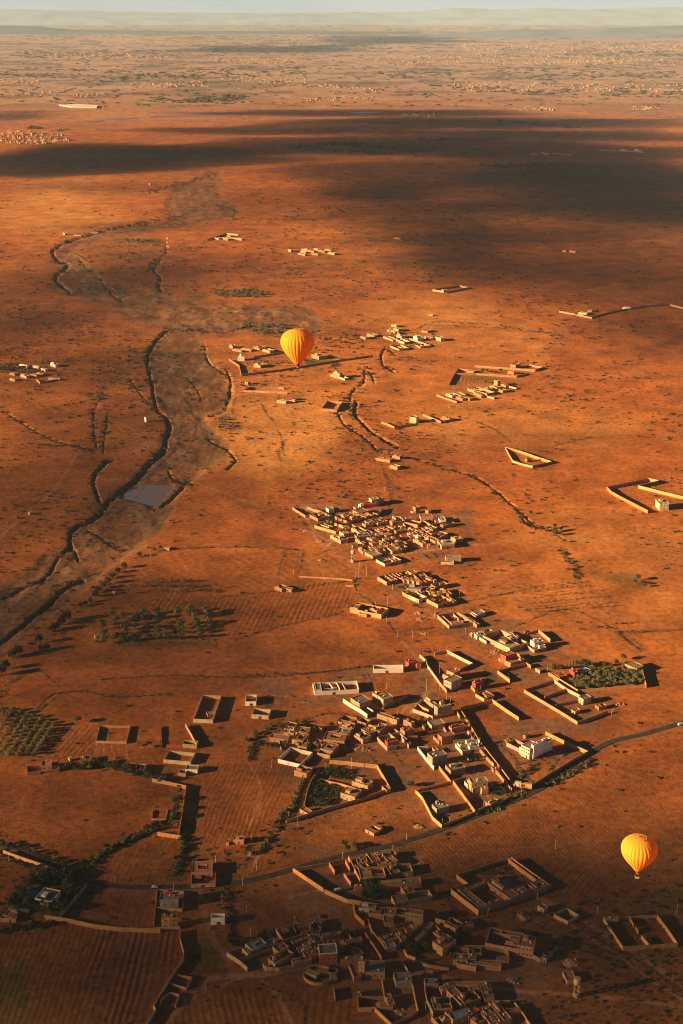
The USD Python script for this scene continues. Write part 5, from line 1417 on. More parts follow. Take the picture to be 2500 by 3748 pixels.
# ---------------------------------------------------------------- vehicles
def car(px, py, hd, bodym, label, van=False):
    p = unproject(px, py); z = float(zat(p[0], p[1])) + .32; x = node('parked_van' if van else 'car', (p[0], p[1], z), hd); tag(x, label, 'van' if van else 'car')
    Lh, wh = (2.4, .95) if van else (2.15, .88); top = 2.0 if van else 1.45; prof = [(-Lh, .35), (-Lh, .85), (-Lh * .8, .95), (-Lh * .62, top), (Lh * .3, top), (Lh * .55, .98), (Lh * .95, .85), (Lh, .6), (Lh, .35)]
    if van: prof = [(-Lh, .35), (-Lh, top - .1), (-Lh * .95, top), (Lh * .55, top), (Lh * .8, 1.1), (Lh, .9), (Lh, .35)]
    m_ = trimesh.creation.extrude_polygon(Polygon(prof), 2 * wh, engine='earcut'); vv = np.asarray(m_.vertices); body = np.column_stack([vv[:, 0], vv[:, 2] - wh, vv[:, 1]])
    part(x, 'body', (body, np.asarray(m_.faces)[:, ::-1]), bodym)
    for s in (-1, 1): part(x, 'side_window', MB().box((-Lh * .12, s * wh), (1, 0), (0, 1), Lh * .42, .03, top - .52, top - .1).tri(), M['dark'])
    part(x, 'windscreen', MB().box((Lh * (.62 if van else .43), 0), (1, 0), (0, 1), .12, wh * .85, top - .6, top - .2).tri(), M['dark'])
    for a in (-.62, .62):
        for s in (-1, 1):
            g_ = lathe([(.01, -.11), (.33, -.11), (.33, .11), (.01, .11)], 12); part(x, 'wheel', (np.column_stack([g_[0][:, 0] + a * Lh, g_[0][:, 2] + s * (wh - .05), g_[0][:, 1] + .33]), g_[1]), M['dark'])
    return x
carw = plain('white_car_paint', (0.75, 0.74, 0.72), 0.03, rough=.3, spec=.5); card = plain('dark_car_paint', (0.03, 0.03, 0.035), 0.05, rough=.3, spec=.5)
car(*at('B', 1046, 462), 2, carw, 'white car driving on the asphalt road at lower left')
car(*at('i', 870, 918), 24, card, 'black car on the asphalt road below the balconied villa')
car(*D(1563, 1666), 20, carw, 'white van on the asphalt road at the right edge', True)
car(*at('k', 560, 545), 20, carw, 'white van parked inside the wall with a green patch', True)
car(*at('m', 1160, 42), 95, carw, 'pale car parked in the dark yard right of the mosque')
car(*D(1200, 2210), 90, card, 'black car parked beside the mud terrace in the lower village') if False else None
# ---------------------------------------------------------------- heaps of stones
HEAPS = 'a 330,640,7 540,815,6 700,870,8 560,1120,5;d 780,720,7;m 560,700,8;C 850,825,7 560,540,5 480,940,6;g 560,900,7 400,900,5;i 110,1065,5;c 860,880,8 920,1115,5;E 290,130,5;j 160,310,4;w 1330,790,5;x 900,540,5;z 480,470,5 1195,1040,5;k 1430,930,5;n 1190,150,6'
for blk in HEAPS.split(';'):
    reg, *pp_ = blk.split()
    for s in pp_:
        bx, by, r = map(float, s.split(',')); p, z = ground_at(*at(reg, bx, by), 0); x = node('stone_heap', (*p, z)); ok = []
        r *= .75; g_ = lathe([(r, -.5), (r * .85, .15), (r * .55, .55), (r * .25, .8), (.02, .85)], 14); vv = g_[0] * 1.0; vv[:, :2] *= (0.7 + .6 * meshkit.noise(vv / 2.5 + p[0], 3))[:, None]; vv[:, 2] *= .1 + 1.9 * meshkit.noise(vv / 1.6 + p[1], 4)
        part(x, 'mound', (vv, g_[1]), M['stone'])
        for k in range(9):
            sc = .35 + .8 * RNG.random(); b = trimesh.creation.icosahedron(); bv = b.vertices * sc * [1, 1, .7] + [(RNG.random() - .5) * 2 * r, (RNG.random() - .5) * 1.6 * r, .15 + .3 * RNG.random()]; part(x, 'stone', (bv, b.faces), M['stone'])
        ITEMS.append((x, at(reg, bx, by), 'tumbled', 'heap of stones', 'stone heap'))
# ---------------------------------------------------------------- trees
def leaves(rng, centers, radii, n, size):
    """Leaf clumps: small bent quads spread through lumps."""
    k = rng.integers(0, len(centers), n); d = rng.normal(size=(n, 3)); d /= np.linalg.norm(d, axis=1, keepdims=True)
    c = np.array(centers)[k] + d * (np.array(radii)[k] * (0.55 + 0.5 * rng.random(n)))[:, None]
    a = rng.normal(size=(n, 3)); a -= .75 * d * (a * d).sum(1, keepdims=True); a /= np.linalg.norm(a, axis=1, keepdims=True); b = np.cross(a, d); b /= np.linalg.norm(b, axis=1, keepdims=True) + 1e-9
    s = (size * (0.6 + 0.8 * rng.random(n)))[:, None]
    v = np.stack([c - a * s, c + b * s * .8, c + a * s, c - b * s * .8], 1).reshape(-1, 3); i = np.arange(n)[:, None] * 4
    return v, np.vstack([i + [0, 1, 2], i + [0, 2, 3]])
def tree_class(cls, crown_m, kind, seed):
    """A tree one metre high, scaled where it stands."""
    rng = np.random.default_rng(seed); path = f'/World/Looks/{cls}'; pr = stage.CreateClassPrim(path); pr.SetTypeName('Xform')
    if kind == 'round':
        cs = [(0, 0, .62)] + [(.26 * math.cos(a), .26 * math.sin(a), .5 + .2 * rng.random()) for a in np.arange(5) * 1.257 + rng.random()]; rs = [.27] + [.2 + .06 * rng.random() for _ in range(5)]; n, sz, tr = 170, .085, .035
    elif kind == 'tall':
        cs = [(rng.normal() * .02, rng.normal() * .02, z) for z in np.linspace(.2, .9, 7)]; rs = list(np.interp(np.linspace(.2, .9, 7), [.2, .4, .9], [.11, .13, .05])); n, sz, tr = 150, .05, .02
    elif kind == 'bush':
        cs = [(0, 0, .4)] + [(.35 * math.cos(a), .35 * math.sin(a), .3 + .25 * rng.random()) for a in np.arange(6) * 1.05]; rs = [.35] + [.26] * 6; n, sz, tr = 150, .11, .04
    else:
        cs = [(.2 * math.cos(a), .2 * math.sin(a), .55 + .25 * rng.random()) for a in np.arange(5) * 1.257]; rs = [.22] * 5; n, sz, tr = 75, .06, .03
    usdkit.mesh(stage, path + '/crown', leaves(rng, cs, rs, n, sz), crown_m)
    mb = MB().add(*bar((0, 0, -.15), (rng.normal() * .02, rng.normal() * .02, .45), tr, 6))
    for a in np.arange(3) * 2.1 + rng.random():
        if kind != 'tall': mb.add(*bar((0, 0, .3), (.2 * math.cos(a), .2 * math.sin(a), .6), tr * .6, 5))
    usdkit.mesh(stage, path + '/trunk', mb.tri(), M['bark'])
    return path
TC = {'olive_tree': [tree_class(f'olive_{i}', M['olive'], 'round', 20 + i) for i in range(4)], 'garden_tree': [tree_class(f'garden_{i}', M['leaf'], 'round', 40 + i) for i in range(4)],
      'cypress': [tree_class(f'cypress_{i}', M['leaf'], 'tall', 60 + i) for i in range(2)], 'shrub': [tree_class(f'shrub_{i}', M['olive'], 'bush', 70 + i) for i in range(3)], 'dry_tree': [tree_class(f'dry_{i}', M['dryleaf'], 'sparse', 80 + i) for i in range(3)], 'river_tree': [tree_class(f'river_{i}', M['leaf'], 'bush', 90 + i) for i in range(3)]}
for k_, o_ in (('hedge_tree', 'garden_tree'), ('orchard_tree', 'garden_tree'), ('villa_tree', 'garden_tree'), ('yard_bush', 'garden_tree')): TC[k_] = TC[o_]
TREES = {k: 0 for k in TC}
def tree(kind, px, py, h, label, group, wide=1.0):
    p = unproject(px, py); z = float(zat(p[0], p[1])); p = unproject(px, py, z)
    x = UsdGeom.Xform.Define(stage, fresh('/World/' + kind)); pr = x.GetPrim()
    pr.GetReferences().AddInternalReference(TC[kind][int(RNG.integers(len(TC[kind])))]); pr.SetInstanceable(True)
    x.AddTranslateOp().Set(Gf.Vec3d(*map(float, p))); x.AddRotateZOp().Set(float(RNG.random() * 360)); x.AddScaleOp().Set(Gf.Vec3f(h * wide, h * wide, h))
    tag(x, label, {'yard_bush': 'bush', 'hedge_tree': 'tree', 'villa_tree': 'tree'}.get(kind, kind.replace('_', ' ')), group); TREES[kind] += 1
    return x
def grove(kind, reg, spots, h, label, group, jit=2.0, wide=1.0, hv=.25):
    for bx, by in spots:
        px, py = at(reg, bx + RNG.normal() * jit, by + RNG.normal() * jit); tree(kind, px, py, h * (1 - hv + 2 * hv * RNG.random()), label, group, wide)
def inside(poly, step, rng, slant=0.0, jit=.25, drop=0.0):
    pg = Polygon(poly); x0, y0, x1, y1 = pg.bounds; out = []
    from shapely.geometry import Point
    for r, yy in enumerate(np.arange(y0, y1, step[1])):
        for xx in np.arange(x0 - abs(slant) * (y1 - y0), x1 + step[0], step[0]):
            q = (xx + slant * (yy - y0) + (r % 2) * step[0] * .0 + rng.normal() * jit * step[0], yy + rng.normal() * jit * step[1])
            if pg.contains(Point(q)) and rng.random() >= drop: out.append(q)
    return out
ol = [(775,1235),(850,1260),(920,1265),(990,1230),(990,1262),(1085,1215),(1085,1252),(700,1300),(715,1325),(785,1310),(855,1335),(930,1320),(1010,1325),(1080,1295),(1085,1335),(1090,1362),(1220,1210),(1230,1230),(1230,1295),(1235,1325),(1245,1355),(1245,1388),(1310,1210),(1320,1230),(1420,1215),(1430,1235),(1350,1290),(1360,1312),(1445,1290),(1370,1352),(1375,1382),(720,1370),(720,1425),(780,1412),(850,1412),(900,1402),(950,1398),(1025,1398),(1090,1398),(1150,1400),(1355,1330),(860,1360),(800,1275),(960,1250),(1340,1250)]
grove('olive_tree', 'x', ol, 8.2, 'grey-green olive tree of the mixed grove beside the green strip', 'olive trees of the mixed grove at left', 1.5, 1.0, .12)
rowl = []
for (bx, by), (tx, ty) in (((255, 612), (388, 412)), ((195, 615), (342, 392)), ((128, 625), (292, 374)), ((65, 625), (242, 350)), ((8, 620), (192, 343)), ((-45, 610), (147, 318)), ((-85, 590), (97, 303)), ((-115, 560), (47, 297)), ((-130, 500), (10, 300))):
    for t in np.linspace(0, 1, 11): 
        if bx + (tx - bx) * t > -25: rowl.append((bx + (tx - bx) * t, by + (ty - by) * t))
grove('olive_tree', 'L', rowl, 4.7, 'olive tree in the straight diagonal rows of the left orchard', 'olive trees in the left orchard rows', 1.0, 1.0, .12)
gw = inside([(985, 640), (1030, 690), (1300, 672), (1500, 648), (1462, 548), (1330, 545), (1120, 552), (1090, 590)], (31, 17), np.random.default_rng(4), 0.4)
grove('olive_tree', 'w', gw, 4.6, 'olive tree in the dense walled grove at right', 'olive trees in the walled grove at right', 1, 1.1)
g1 = inside([(560, 1290), (562, 1150), (640, 1110), (840, 1160), (830, 1260), (740, 1330), (600, 1340)], (33, 24), np.random.default_rng(5), 0.2); g2 = inside([(655, 1065), (740, 985), (900, 1030), (960, 1070), (930, 1110), (820, 1110)], (32, 22), np.random.default_rng(6))
grove('orchard_tree', 'y', g1 + g2, 3.0, 'small dark tree in the walled garden below the mud hamlet', 'garden trees behind the tall ochre wall', 1, 1.1)
vb = inside([(190, 400), (300, 335), (480, 385), (540, 420), (470, 560), (410, 640), (250, 625), (60, 600), (110, 500)], (30, 26), np.random.default_rng(7))
vb = [q for q in vb if not (225 < q[0] < 435 and 445 < q[1] < 575) and not (175 < q[0] < 270 and 465 < q[1] < 545) and not (225 < q[0] < 290 and 370 < q[1] < 405)]
grove('villa_tree', 'B', vb, 6.0, 'dark leafy tree crowding around the villa at bottom left', 'trees around the villa at bottom left', 3, .95)
for reg, s, h in (('L', '480,705 510,700 690,690 720,680 735,700 780,715 830,710 910,730 990,760 1150,800 560,385 1040,565 1250,960 1270,1020 1290,950 1245,1080', 6), ('f', '510,490 660,590 835,610 1090,540 1340,830 730,900 350,580 430,590 260,590 110,890 180,880 40,880', 5), ('a', '790,320 740,330 830,320 700,320', 6), ('a', '1475,790', 5), ('b', '140,650', 5), ('a', '1290,950 1420,1035', 3),
                   ('k', '860,520 900,480 960,520 940,580 1000,560 850,600 1040,620 980,640 920,610 870,650', 5), ('l', '1430,250 1560,420 1500,390', 4), ('h', '290,430 330,560 960,500 900,580 990,520 270,470 940,450', 4), ('i', '900,620 1110,600 1160,590 1200,560 1230,580 1070,640 1150,640 1200,620 640,260 700,250 850,230 780,240 960,200 1010,210 820,380 700,400 530,430', 3), ('c', '500,390 560,380 600,360 850,520', 4), ('r', '690,400 720,398 745,405 780,408 815,400 710,475 920,340 1000,335 530,720', 6), ('q', '1030,180 1035,210 1060,205 890,180 930,185 960,180 1130,160 1150,160 1090,240 1180,240 860,250', 7),
                   ('t', '80,360 60,380 100,380 130,385 160,380 200,385 30,370 10,380 40,395 0,360 890,240 890,265 890,300 885,340 745,370 790,410 800,390 690,400 640,340 825,320', 6), ('E', '890,90 910,110 960,95', 5), ('B', '1225,150 1240,180 1215,330 1235,300 1200,360 1180,280 720,200 830,120 560,300 130,190 250,240 400,290 440,310 20,180 60,190', 5), ('C', '560,530 1060,620', 5), ('n', '130,440 200,430 560,300 520,290 160,480 260,460 1000,330', 4), ('w', '1350,490 1110,530 1040,530 1080,528 1300,520 1220,535 880,555 930,550', 6), ('s', '110,1260 340,1390 400,1420 350,1465 430,1530 1500,850', 5), ('D', '1465,1332 1458,1340 1475,1342 1480,1348 1275,1222 1285,1230', 6), ('y', '1440,1150 1460,1160', 5), ('F', '190,780', 5), ('e', '960,610 1420,370', 3), ('m', '1200,20', 4)):
    for sp_ in s.split():
        bx, by = map(float, sp_.split(',')); px, py = at(reg, bx, by); k = 'garden_tree'
        x = tree(k, px, py, h * (.8 + .4 * RNG.random()), None, None, 1.05); ITEMS.append((x, (px, py), 'dark green', 'leafy tree', 'garden tree'))
for bx, by in ((640, 560), (660, 500), (690, 560), (715, 520), (745, 560), (770, 510), (700, 480), (730, 585)):
    tree('cypress', *at('a', bx, by), 9 + RNG.random() * 2, 'dark cypress in the ochre walled yard of the central village', 'cypresses in the ochre walled yard', 1.1)
for bx in np.linspace(870, 1130, 14): tree('cypress', *at('w', bx, 556 - (bx - 870) * .05), 6 + RNG.random() * 2.5, 'thin cypress along the back of the walled olive grove', 'cypresses behind the walled olive grove', .8)
rivs = 'D 285,1304,6 270,1315,6 258,1327,6 248,1340,7 238,1350,6 226,1360,7 219,1370,6 207,1383,5 196,1390,5 185,1394,5 152,1426,10 142,1434,9 128,1446,8 120,1450,7 90,1476,8 42,1504,9 28,1510,8 14,1536,8 4,1550,9 95,1494,6 108,1492,6 355,1265,4 368,1260,4 320,1278,5'
for sp_ in rivs.split()[1:]:
    bx, by, h = map(float, sp_.split(',')); px, py = D(bx, by); x = tree('river_tree', px, py, h * 1.45, None, None, .62); ITEMS.append((x, (px, py), 'dense dark', 'bushy tree', 'tree'))
dry = [(955, 1005), (1045, 1008), (1085, 1005), (1130, 1005), (1180, 1005), (1225, 1005), (1270, 1005), (1318, 1005), (930, 1035), (1020, 1030), (1065, 1038), (1105, 1040), (1150, 1045), (1150, 1075), (1205, 1035), (1190, 1065), (1215, 1085), (1250, 1045), (1255, 1070), (1290, 1065), (1325, 1065), (1350, 1035), (1390, 1065), (1110, 1070), (1075, 1070), (1310, 1040), (1355, 1070), (1425, 1078), (1490, 1040), (830, 1040), (890, 1085)]
grove('dry_tree', 'x', dry, 5.5, 'pale leafless fruit tree in the plot above the mixed grove', 'bare fruit trees above the mixed grove', 2)
dr2 = []
for r, (xa, ya, xb, yb) in enumerate(((625, 40, 1100, -10), (660, 80, 1180, 25), (700, 115, 1230, 65), (730, 145, 1260, 105), (760, 170, 1290, 125), (600, 10, 1060, -30))):
    for t in np.linspace(0, 1, 12): dr2.append((xa + (xb - xa) * t, ya + (yb - ya) * t))
grove('dry_tree', 'w', dr2, 2.6, 'low bare shrub in the planted rows on the orange field at right', 'planted rows on the orange field', 3, 1.6)
grove('olive_tree', 'q', inside([(165, 720), (270, 712), (290, 795), (165, 805)], (24, 20), np.random.default_rng(8), 0, .12), 4.6, 'olive tree in the tiny square grove by the river bend', 'olive trees of the tiny square grove')
grove('shrub', 'q', inside([(380, 120), (480, 75), (640, 65), (690, 80), (640, 120), (480, 145)], (26, 14), np.random.default_rng(9), drop=.15), 5.0, 'shrubby tree in the copse above the farther balloon', 'copse above the farther balloon', wide=1.1)
grove('shrub', 'u', inside([(960, 705), (1100, 700), (1240, 725), (1200, 742), (1010, 738)], (17, 9), np.random.default_rng(10)), 6.0, 'tree in the dark grove by the green river plots', 'trees of the river plots grove', wide=1.2)
grove('shrub', 'u', inside([(560, 470), (680, 476), (680, 490), (600, 490)], (16, 7), np.random.default_rng(12)), 6.0, 'tree in the small dark grove left of the banded mast', 'grove left of the banded mast', wide=1.2)
grove('shrub', 'q', inside([(390, 320), (690, 312), (690, 350), (470, 362)], (22, 13), np.random.default_rng(13), drop=.2), 3.0, 'low shrub in the walled garden below the farther balloon', 'garden shrubs below the farther balloon', wide=1.2)
grove('shrub', 't', inside([(0, 340), (120, 345), (300, 400), (60, 410), (0, 400)], (24, 13), np.random.default_rng(14), drop=.2), 4.0, 'low shrub in the green garden of the leftmost hamlet', 'garden shrubs of the leftmost hamlet', wide=1.3)
def along(kind, reg, pts, step, h, label, group, jit=4, wide=1.0):
    p = np.array(parse(pts)); out = []
    for a, b in zip(p, p[1:]):
        k = max(1, int(np.hypot(*(b - a)) / step)); out += [tuple(a + (b - a) * j / k) for j in range(k)]
    grove(kind, reg, out, h, label, group, jit, wide, .4)
along('hedge_tree', 'L', '455,715 520,700 560,730 640,700 700,665 760,700 800,715 860,735 920,745 980,770 1060,780 1150,800 1190,815', 19, 4.6, 'dark tree of the dense hedge above the brown field at left', 'trees of the hedge above the brown field', 6)
along('hedge_tree', 'L', '1275,850 1290,900 1255,960 1300,940 1260,1020 1240,1080 1220,1130 1150,1160 1060,1120', 26, 3.6, 'low dark bush inside the wide-shadow wall', 'bushes inside the wide-shadow wall', 7)
along('shrub', 'B', '600,330 660,260 720,210 800,170 880,130 960,100 1040,70', 26, 2.8, 'scraggly bush in the slanting hedge above the road', 'bushes of the slanting hedge above the road', 7)
along('hedge_tree', 'B', '20,175 90,185 150,200 230,235 300,265 380,300 450,325', 24, 4.0, 'slim tree in the row behind the ochre roadside wall', 'trees in the row behind the ochre roadside wall', 8, .7)
along('shrub', 'B', '1225,140 1235,190 1215,240 1195,300 1180,350 1170,400', 24, 3.4, 'bush in the thicket left of the pink courtyard house', 'thicket left of the pink courtyard house', 9)
along('shrub', 'y', '500,1100 470,1180 450,1260 420,1330 330,1400 260,1470', 22, 3.0, 'bush along the outer lane of the walled olive garden', 'bushes along the lane beside the olive garden', 6)
along('shrub', 'y', '20,760 80,700 200,640 260,600 300,570', 24, 3.2, 'bush at the left edge of the mud hamlet', 'bushes at the left edge of the mud hamlet', 12)
for reg_, poly_, st_, h_, lab_, grp_ in (('k', [(830, 460), (1000, 440), (1030, 640), (840, 640)], (38, 26), 4.0, 'dark tree in the shaded yard left of the long barn', 'trees in the shaded yard by the long barn'), ('n', [(70, 420), (150, 400), (260, 420), (200, 520), (90, 490)], (30, 20), 3.4, 'dark tree in the walled garden left of the sunlit ochre house', 'garden trees left of the sunlit ochre house'), ('n', [(440, 270), (560, 280), (600, 330), (500, 560), (440, 520)], (34, 26), 3.0, 'dark bush in the gap right of the sunlit ochre house', 'bushes right of the sunlit ochre house'),
        ('i', [(760, 730 - 90), (950, 690), (940, 640), (820, 640)], (60, 30), 1.6, 'clipped bush on the lawn of the balconied villa', 'lawn bushes of the balconied villa'), ('i', [(980, 610), (1200, 560), (1290, 620), (1060, 690)], (28, 18), 2.6, 'small tree in the orchard corner beside the balconied villa', 'orchard corner trees of the balconied villa'), ('l', [(1390, 240), (1560, 240), (1560, 400), (1440, 400)], (44, 30), 3.0, 'dark bush in the yard right of the dark red house', 'bushes right of the dark red house'), ('p', [(200, 320), (860, 120), (1000, 240), (640, 350)], (60, 34), 1.6, 'low plant in the rear garden of the big farmyard', 'rear garden plants of the big farmyard')):
    grove('yard_bush', reg_, inside(poly_, st_, np.random.default_rng(31), .2, drop=.2), h_, lab_, grp_, 2, 1.1)
# date palm of the mud hamlet
x, p, h = tower('palm_tree', 'f', (337, 890), 770, 'date palm with drooping fronds in the dark garden of the mud hamlet', 'palm tree'); part(x, 'trunk', bar((0, 0, -.5), (.2, 0, h), .22, 7), M['bark'])
for k in range(16):
    a = k * .393 + .2 * (k % 2); el = .9 - 1.1 * (k % 3) / 2; pts = [V(.2, 0, h) + V(math.cos(a), math.sin(a), 0) * t * 3.0 + V(0, 0, el * t * 2 - 2.2 * t * t) for t in np.linspace(0, 1, 6)]; n_ = V(-math.sin(a), math.cos(a), 0)
    v = []; 
    for i, q in enumerate(pts): w_ = .38 * math.sin(math.pi * (i + .6) / 6.2); v += [q - n_ * w_ - V(0, 0, .15), q, q + n_ * w_ - V(0, 0, .15)]
    part(x, 'frond', (np.array(v), grid_faces(6, 3)), M['leaf'])
# ---------------------------------------------------------------- what nobody could count: scrub, far groves, far towns
def scatter(name, protos, pts, idx, scl, rot, kindlabel=None):
    pi = UsdGeom.PointInstancer.Define(stage, '/World/' + name); tag(pi, kindlabel, None, None, 'stuff'); t = []
    for k, (mesh, m) in enumerate(protos):
        pm = usdkit.mesh(stage, f'/World/{name}/plant_{k}' if 'town' not in name else f'/World/{name}/block_{k}', mesh, m); t.append(pm.GetPath())
    pi.CreatePrototypesRel().SetTargets(t); pi.CreateProtoIndicesAttr(Vt.IntArray.FromNumpy(np.asarray(idx, np.int32))); pi.CreatePositionsAttr(Vt.Vec3fArray.FromNumpy(np.asarray(pts, np.float32)))
    pi.CreateScalesAttr(Vt.Vec3fArray.FromNumpy(np.asarray(scl, np.float32))); c, s = np.cos(rot / 2), np.sin(rot / 2)
    pi.CreateOrientationsAttr(Vt.QuathArray([Gf.Quath(float(a), 0, 0, float(b)) for a, b in zip(c, s)]))
rg = np.random.default_rng(77)
protos = []
for i in range(3):
    cs = [(.5 * math.cos(a), .5 * math.sin(a), .35 + .2 * rg.random()) for a in np.arange(4) * 1.57]; protos.append((leaves(rg, cs, [.42] * 4, 26, .28), M['scrub'] if i < 2 else M['olive']))
n = 46000; sx = rg.uniform(-250, 2750, n); sy = rg.uniform(640, 3790, n)
fm = mask_poly([dpts(f[0]) for f in FIELDS], 1.0); vill = VILL; vill_ = (lambda *a: 0)([dpts(s) for s in ('660,1160 1090,1160 1080,1290 820,1300 700,1220', '840,1300 980,1290 1050,1390 960,1400 860,1340', '780,1380 900,1380 890,1430 780,1420', '990,1390 1290,1430 1270,1530 1020,1470', '590,1560 1360,1480 1400,1660 1180,1840 1000,1880 700,1880 590,1700', '660,1940 960,1950 1000,2110 1290,2150 1250,2351 840,2351 780,2270 500,2220 660,2130')], 6.0)
P = unproject(sx, sy); clump = meshkit.fbm(np.column_stack([P[:, :2] / 120, 0 * sx]), 3, 3); clump2 = meshkit.fbm(np.column_stack([P[:, :2] / 700, 0 * sx]), 3, 13)
pr_ = np.interp(sy, [640, 900, 1200, 1700, 2200, 3000, 3790], [.5, .62, .60, .34, .2, .16, .2]) * (0.15 + 1.7 * ss(clump, .38, .65)) * (0.4 + 1.2 * ss(clump2, .4, .6)) * (1 - .92 * sample(fm, sx, sy)) * (1 - .9 * sample(vill, sx, sy)) * (1 - sample(EXCLUDE, sx, sy)) * (1 - .45 * sample(bed, sx, sy)) * (1 - .75 * np.clip(sample(pale, sx, sy), 0, 1))
keep = rg.random(n) < pr_ * .7; lx, ly, lw = [], [], []
for s, q_, w_ in TRACKS:      # weeds along the field edges
    if w_ <= -.5:
        c_ = spline(dpts(s)); 
        for (ax_, ay_), (bx_, by_) in zip(c_, c_[1:]):
            m_ = int(np.hypot(bx_ - ax_, by_ - ay_) / 6) + 1; tt = rg.random(m_); lx += list(ax_ + (bx_ - ax_) * tt + rg.normal(size=m_) * 1.5); ly += list(ay_ + (by_ - ay_) * tt + rg.normal(size=m_) * 1.5)
n_tr = len(lx)
for s, q_ in BANK:
    c_ = spline(dpts(s))
    for (ax_, ay_), (bx_, by_) in zip(c_, c_[1:]):
        m_ = int(np.hypot(bx_ - ax_, by_ - ay_) / 9) + 1; tt = rg.random(m_); lx += list(ax_ + (bx_ - ax_) * tt - 8 + rg.normal(size=m_) * 7); ly += list(ay_ + (by_ - ay_) * tt + rg.normal(size=m_) * 5)
for s in ('0,1955 60,1985 130,1995 180,2000 200,1985 260,1945 330,1910 410,1870', '420,1870 428,1920 415,1975 400,2010', '600,1690 580,1720 575,1745', '640,1890 610,1940 590,1960', '700,1790 680,1840 650,1880', '1240,1760 1200,1775 1190,1800', '0,2140 60,2130 150,2120', '520,2050 530,2110 540,2165 600,2150 650,2140', '1120,1860 1200,1820 1280,1790 1360,1745', '1280,1260 1310,1290 1330,1330'):
    c_ = spline(dpts(s))
    for (ax_, ay_), (bx_, by_) in zip(c_, c_[1:]):
        m_ = int(np.hypot(bx_ - ax_, by_ - ay_) / 2.5) + 1; tt = rg.random(m_); lx += list(ax_ + (bx_ - ax_) * tt + rg.normal(size=m_) * 8); ly += list(ay_ + (by_ - ay_) * tt + rg.normal(size=m_) * 7)
ax_ = np.concatenate([sx[keep], lx]); ay_ = np.concatenate([sy[keep], ly]); P = unproject(ax_, ay_); z = zat(P[:, 0], P[:, 1]); m_ = len(ax_)
big = np.interp(ay_, [640, 1200, 2000, 3700], [3.6, 2.5, 1.6, 1.1]) * (0.5 + 1.1 * rg.random(m_) ** 2); kl = keep.sum(); big[kl:kl + n_tr] *= .55; big[kl + n_tr:] *= 1.25
scatter('scrub', protos, np.column_stack([P[:, :2], z - .1]), rg.choice(3, m_, p=[.45, .35, .2]), np.column_stack([big, big, big * .8]), rg.random(m_) * 6.28, 'low dry scrub dotted over the orange plain and its gullies')
# far groves
fp = []
for s, k in (('0,60 1568,60 1568,245 0,245', 1700), ('0,150 300,165 700,150 700,175 300,185 0,175', 500), ('850,165 1320,150 1560,160 1568,180 1200,185 900,180', 500), ('700,85 1080,85 1000,110 480,125 500,112', 500), ('1280,115 1560,118 1568,130 1300,130', 200), ('0,80 400,70 900,75 900,85 0,95', 400), ('640,335 800,325 1000,345 960,360 700,345', 420), ('1100,380 1260,370 1260,392 1130,392', 160), ('300,225 560,215 560,240 330,235', 250), ('0,120 500,112 500,130 0,135', 260), ('980,195 1568,205 1568,225 1000,215', 400), ('960,315 1060,320 1060,325 960,322', 60), ('60,290 160,295 150,302 70,300', 60), ('1140,275 1330,290 1330,296 1140,282', 120)):
    pg = Polygon(dpts(s)); x0, y0, x1, y1 = pg.bounds; q = np.column_stack([rg.uniform(x0, x1, k * 3), rg.uniform(y0, y1, k * 3)])
    import shapely
    q = q[shapely.contains_xy(pg, q[:, 0], q[:, 1])][:k]; nn_ = meshkit.fbm(np.column_stack([q[:, 0] / 60, q[:, 1] / 7, 0 * q[:, 0]]), 3, 5); fp.append(q[nn_ > .45])
q = np.vstack(fp); P = unproject(q[:, 0], q[:, 1]); m_ = len(q); dd = np.hypot(P[:, 0], P[:, 1]); s_ = np.interp(dd, [4000, 8000, 20000], [5.5, 7, 9]) * (.6 + .8 * rg.random(m_)); wd = s_ * np.interp(dd, [4000, 8000, 20000], [1.1, 1.8, 4.0])
fpro = [(leaves(rg, [(.4 * math.cos(a), .4 * math.sin(a), .45) for a in np.arange(5) * 1.257], [.4] * 5, 60, .2), M['leaf']), (leaves(rg, [(.45 * math.cos(a), .45 * math.sin(a), .4) for a in np.arange(5) * 1.257], [.42] * 5, 60, .2), M['olive'])]
scatter('far_groves', fpro, np.column_stack([P[:, :2], 0 * s_ - .3]), rg.integers(0, 2, m_), np.column_stack([wd, wd, s_]), rg.random(m_) * 6.28, 'dark groves spread in bands across the far hazy plain')
# far towns
fp = []
for s, k in (('0,305 60,300 150,312 165,325 100,332 0,330', 240), ('0,75 500,70 520,85 0,92', 500), ('110,122 300,122 400,132 420,138 110,130', 320), ('470,130 700,135 640,148 490,145', 320), ('500,180 720,178 730,190 900,210 780,205 560,190', 200), ('300,192 480,185 480,200 300,202', 180), ('0,180 90,182 90,193 0,193', 160), ('1050,100 1568,95 1568,118 1080,125', 900), ('800,128 1300,125 1568,140 1568,150 900,150', 700), ('1000,185 1568,195 1568,212 1050,210', 300), ('0,210 130,212 130,221 0,220', 60), ('690,225 860,222 850,230 700,232', 60), ('500,60 1100,62 1100,72 500,75', 400), ('170,215 240,215 240,223 170,223', 40), ('1180,248 1280,248 1280,255 1180,255', 40), ('920,262 1000,262 1000,268 920,268', 30), ('1440,245 1520,246 1520,253 1440,252', 30), ('630,188 720,190 880,212 870,214 720,194 630,190', 60)):
    pg = Polygon(dpts(s)); x0, y0, x1, y1 = pg.bounds; q = np.column_stack([rg.uniform(x0, x1, k * 3), rg.uniform(y0, y1, k * 3)]); q = q[shapely.contains_xy(pg, q[:, 0], q[:, 1])][:k]; fp.append(q)
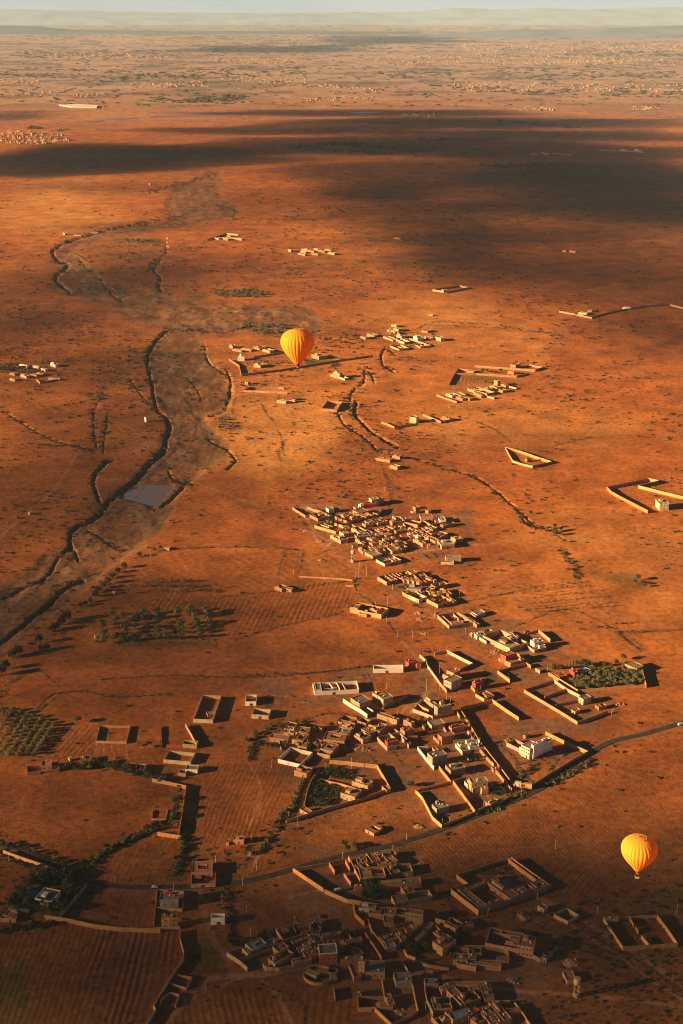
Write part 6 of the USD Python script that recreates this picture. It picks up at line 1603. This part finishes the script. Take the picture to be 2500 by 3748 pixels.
q = np.vstack(fp); P = unproject(q[:, 0], q[:, 1]); m_ = len(q); dd = np.hypot(P[:, 0], P[:, 1]); s_ = np.interp(dd, [4000, 8000, 25000], [4, 4.5, 6.5]) * (.7 + .6 * rg.random(m_)); wd = s_ * np.interp(dd, [4000, 8000, 25000], [1.3, 1.9, 3.2]) * (.7 + .7 * rg.random(m_))
bx_ = lambda: MB().prism([(-.6, -.5), (.6, -.5), (.6, .5), (-.6, .5)], -.2, 1).prism([(-.5, -.1), (.0, -.1), (.0, .4), (-.5, .4)], 1, 1.35).tri()
scatter('far_town', [(bx_(), M['cream']), (bx_(), M['tan']), (bx_(), M['ochre'])], np.column_stack([P[:, :2], 0 * s_]), rg.choice(3, m_, p=[.4, .45, .15]), np.column_stack([wd, wd * .8, s_]), rg.random(m_) * 1.2 - .3, 'pale far-off towns and villages scattered across the hazy plain')
# pale greenhouse roofs and thin sheets of water far away
for s, label in (('135,243 175,241 225,244 222,249 165,248', 'long white roofed shed on the far plain at left'),):
    p = unproject(*np.array(dpts(s)).T)[:, :2]; c = p.mean(0); x = node('greenhouse', (*c, 0)); o = np.array(orient(Polygon(p - c)).exterior.coords)[:-1]; part(x, 'roof', MB().prism(o, 5.5, 7).tri(), M['white']); part(x, 'wall', MB().ring(inset(o, 1), inset(o, 3), -1, 5.5).tri(), M['cream']); tag(x, label, 'greenhouse')
for s in ('185,280 240,275.5 235,278.5 200,281', '245,273 320,270.5 318,272.5 250,275', '340,267.5 440,264 552,264.5 550,266.5 440,267 350,269', '800,259 830,257.3 868,257.8 865,259.6 815,260.6', '1010,253 1060,250.5 1100,250.5 1040,254'):
    p = unproject(*np.array(dpts(s)).T)[:, :2]; pv, pf = trimesh.creation.triangulate_polygon(orient(Polygon(p)), engine='earcut')
    tag(usdkit.mesh(stage, fresh('/World/water'), (np.column_stack([pv, np.full(len(pv), 1.2)]), pf), water), None, None, None, 'structure')
for s in ('0,163 0,150 300,150 700,155 700,162 300,164',): pass

# ---------------------------------------------------------------- labels: which one it is, told by the nearest landmark
ORD = ['nearest', 'second nearest', 'third nearest', 'fourth nearest', 'fifth nearest', 'sixth nearest', 'seventh nearest', 'eighth nearest', 'ninth nearest', 'tenth nearest', 'eleventh nearest', 'twelfth nearest', 'thirteenth nearest', 'fourteenth nearest', 'fifteenth nearest', 'sixteenth nearest']
LMK = np.array([(a, b) for a, b, c in LANDMARKS]); bykey = {}
for it in ITEMS:
    px = np.array(it[1]); d = np.hypot((LMK[:, 0] - px[0]), (LMK[:, 1] - px[1]) * 1.6); k = int(np.argmin(d)); dx, dy = px[0] - LMK[k, 0], (px[1] - LMK[k, 1]) * 1.6
    where = ('right of' if dx > 0 else 'left of') if abs(dx) > abs(dy) else ('behind' if dy < 0 else 'in front of')
    bykey.setdefault((it[2], it[3], where, LANDMARKS[k][2]), []).append((d[k], it))
for (look, noun, where, ph), L in bykey.items():
    for r, (d_, it) in enumerate(sorted(L, key=lambda t: t[0])):
        tag(it[0], f'{look} {noun}, {ORD[r] if len(L) > 1 else "standing"} {where} {ph}', it[4])
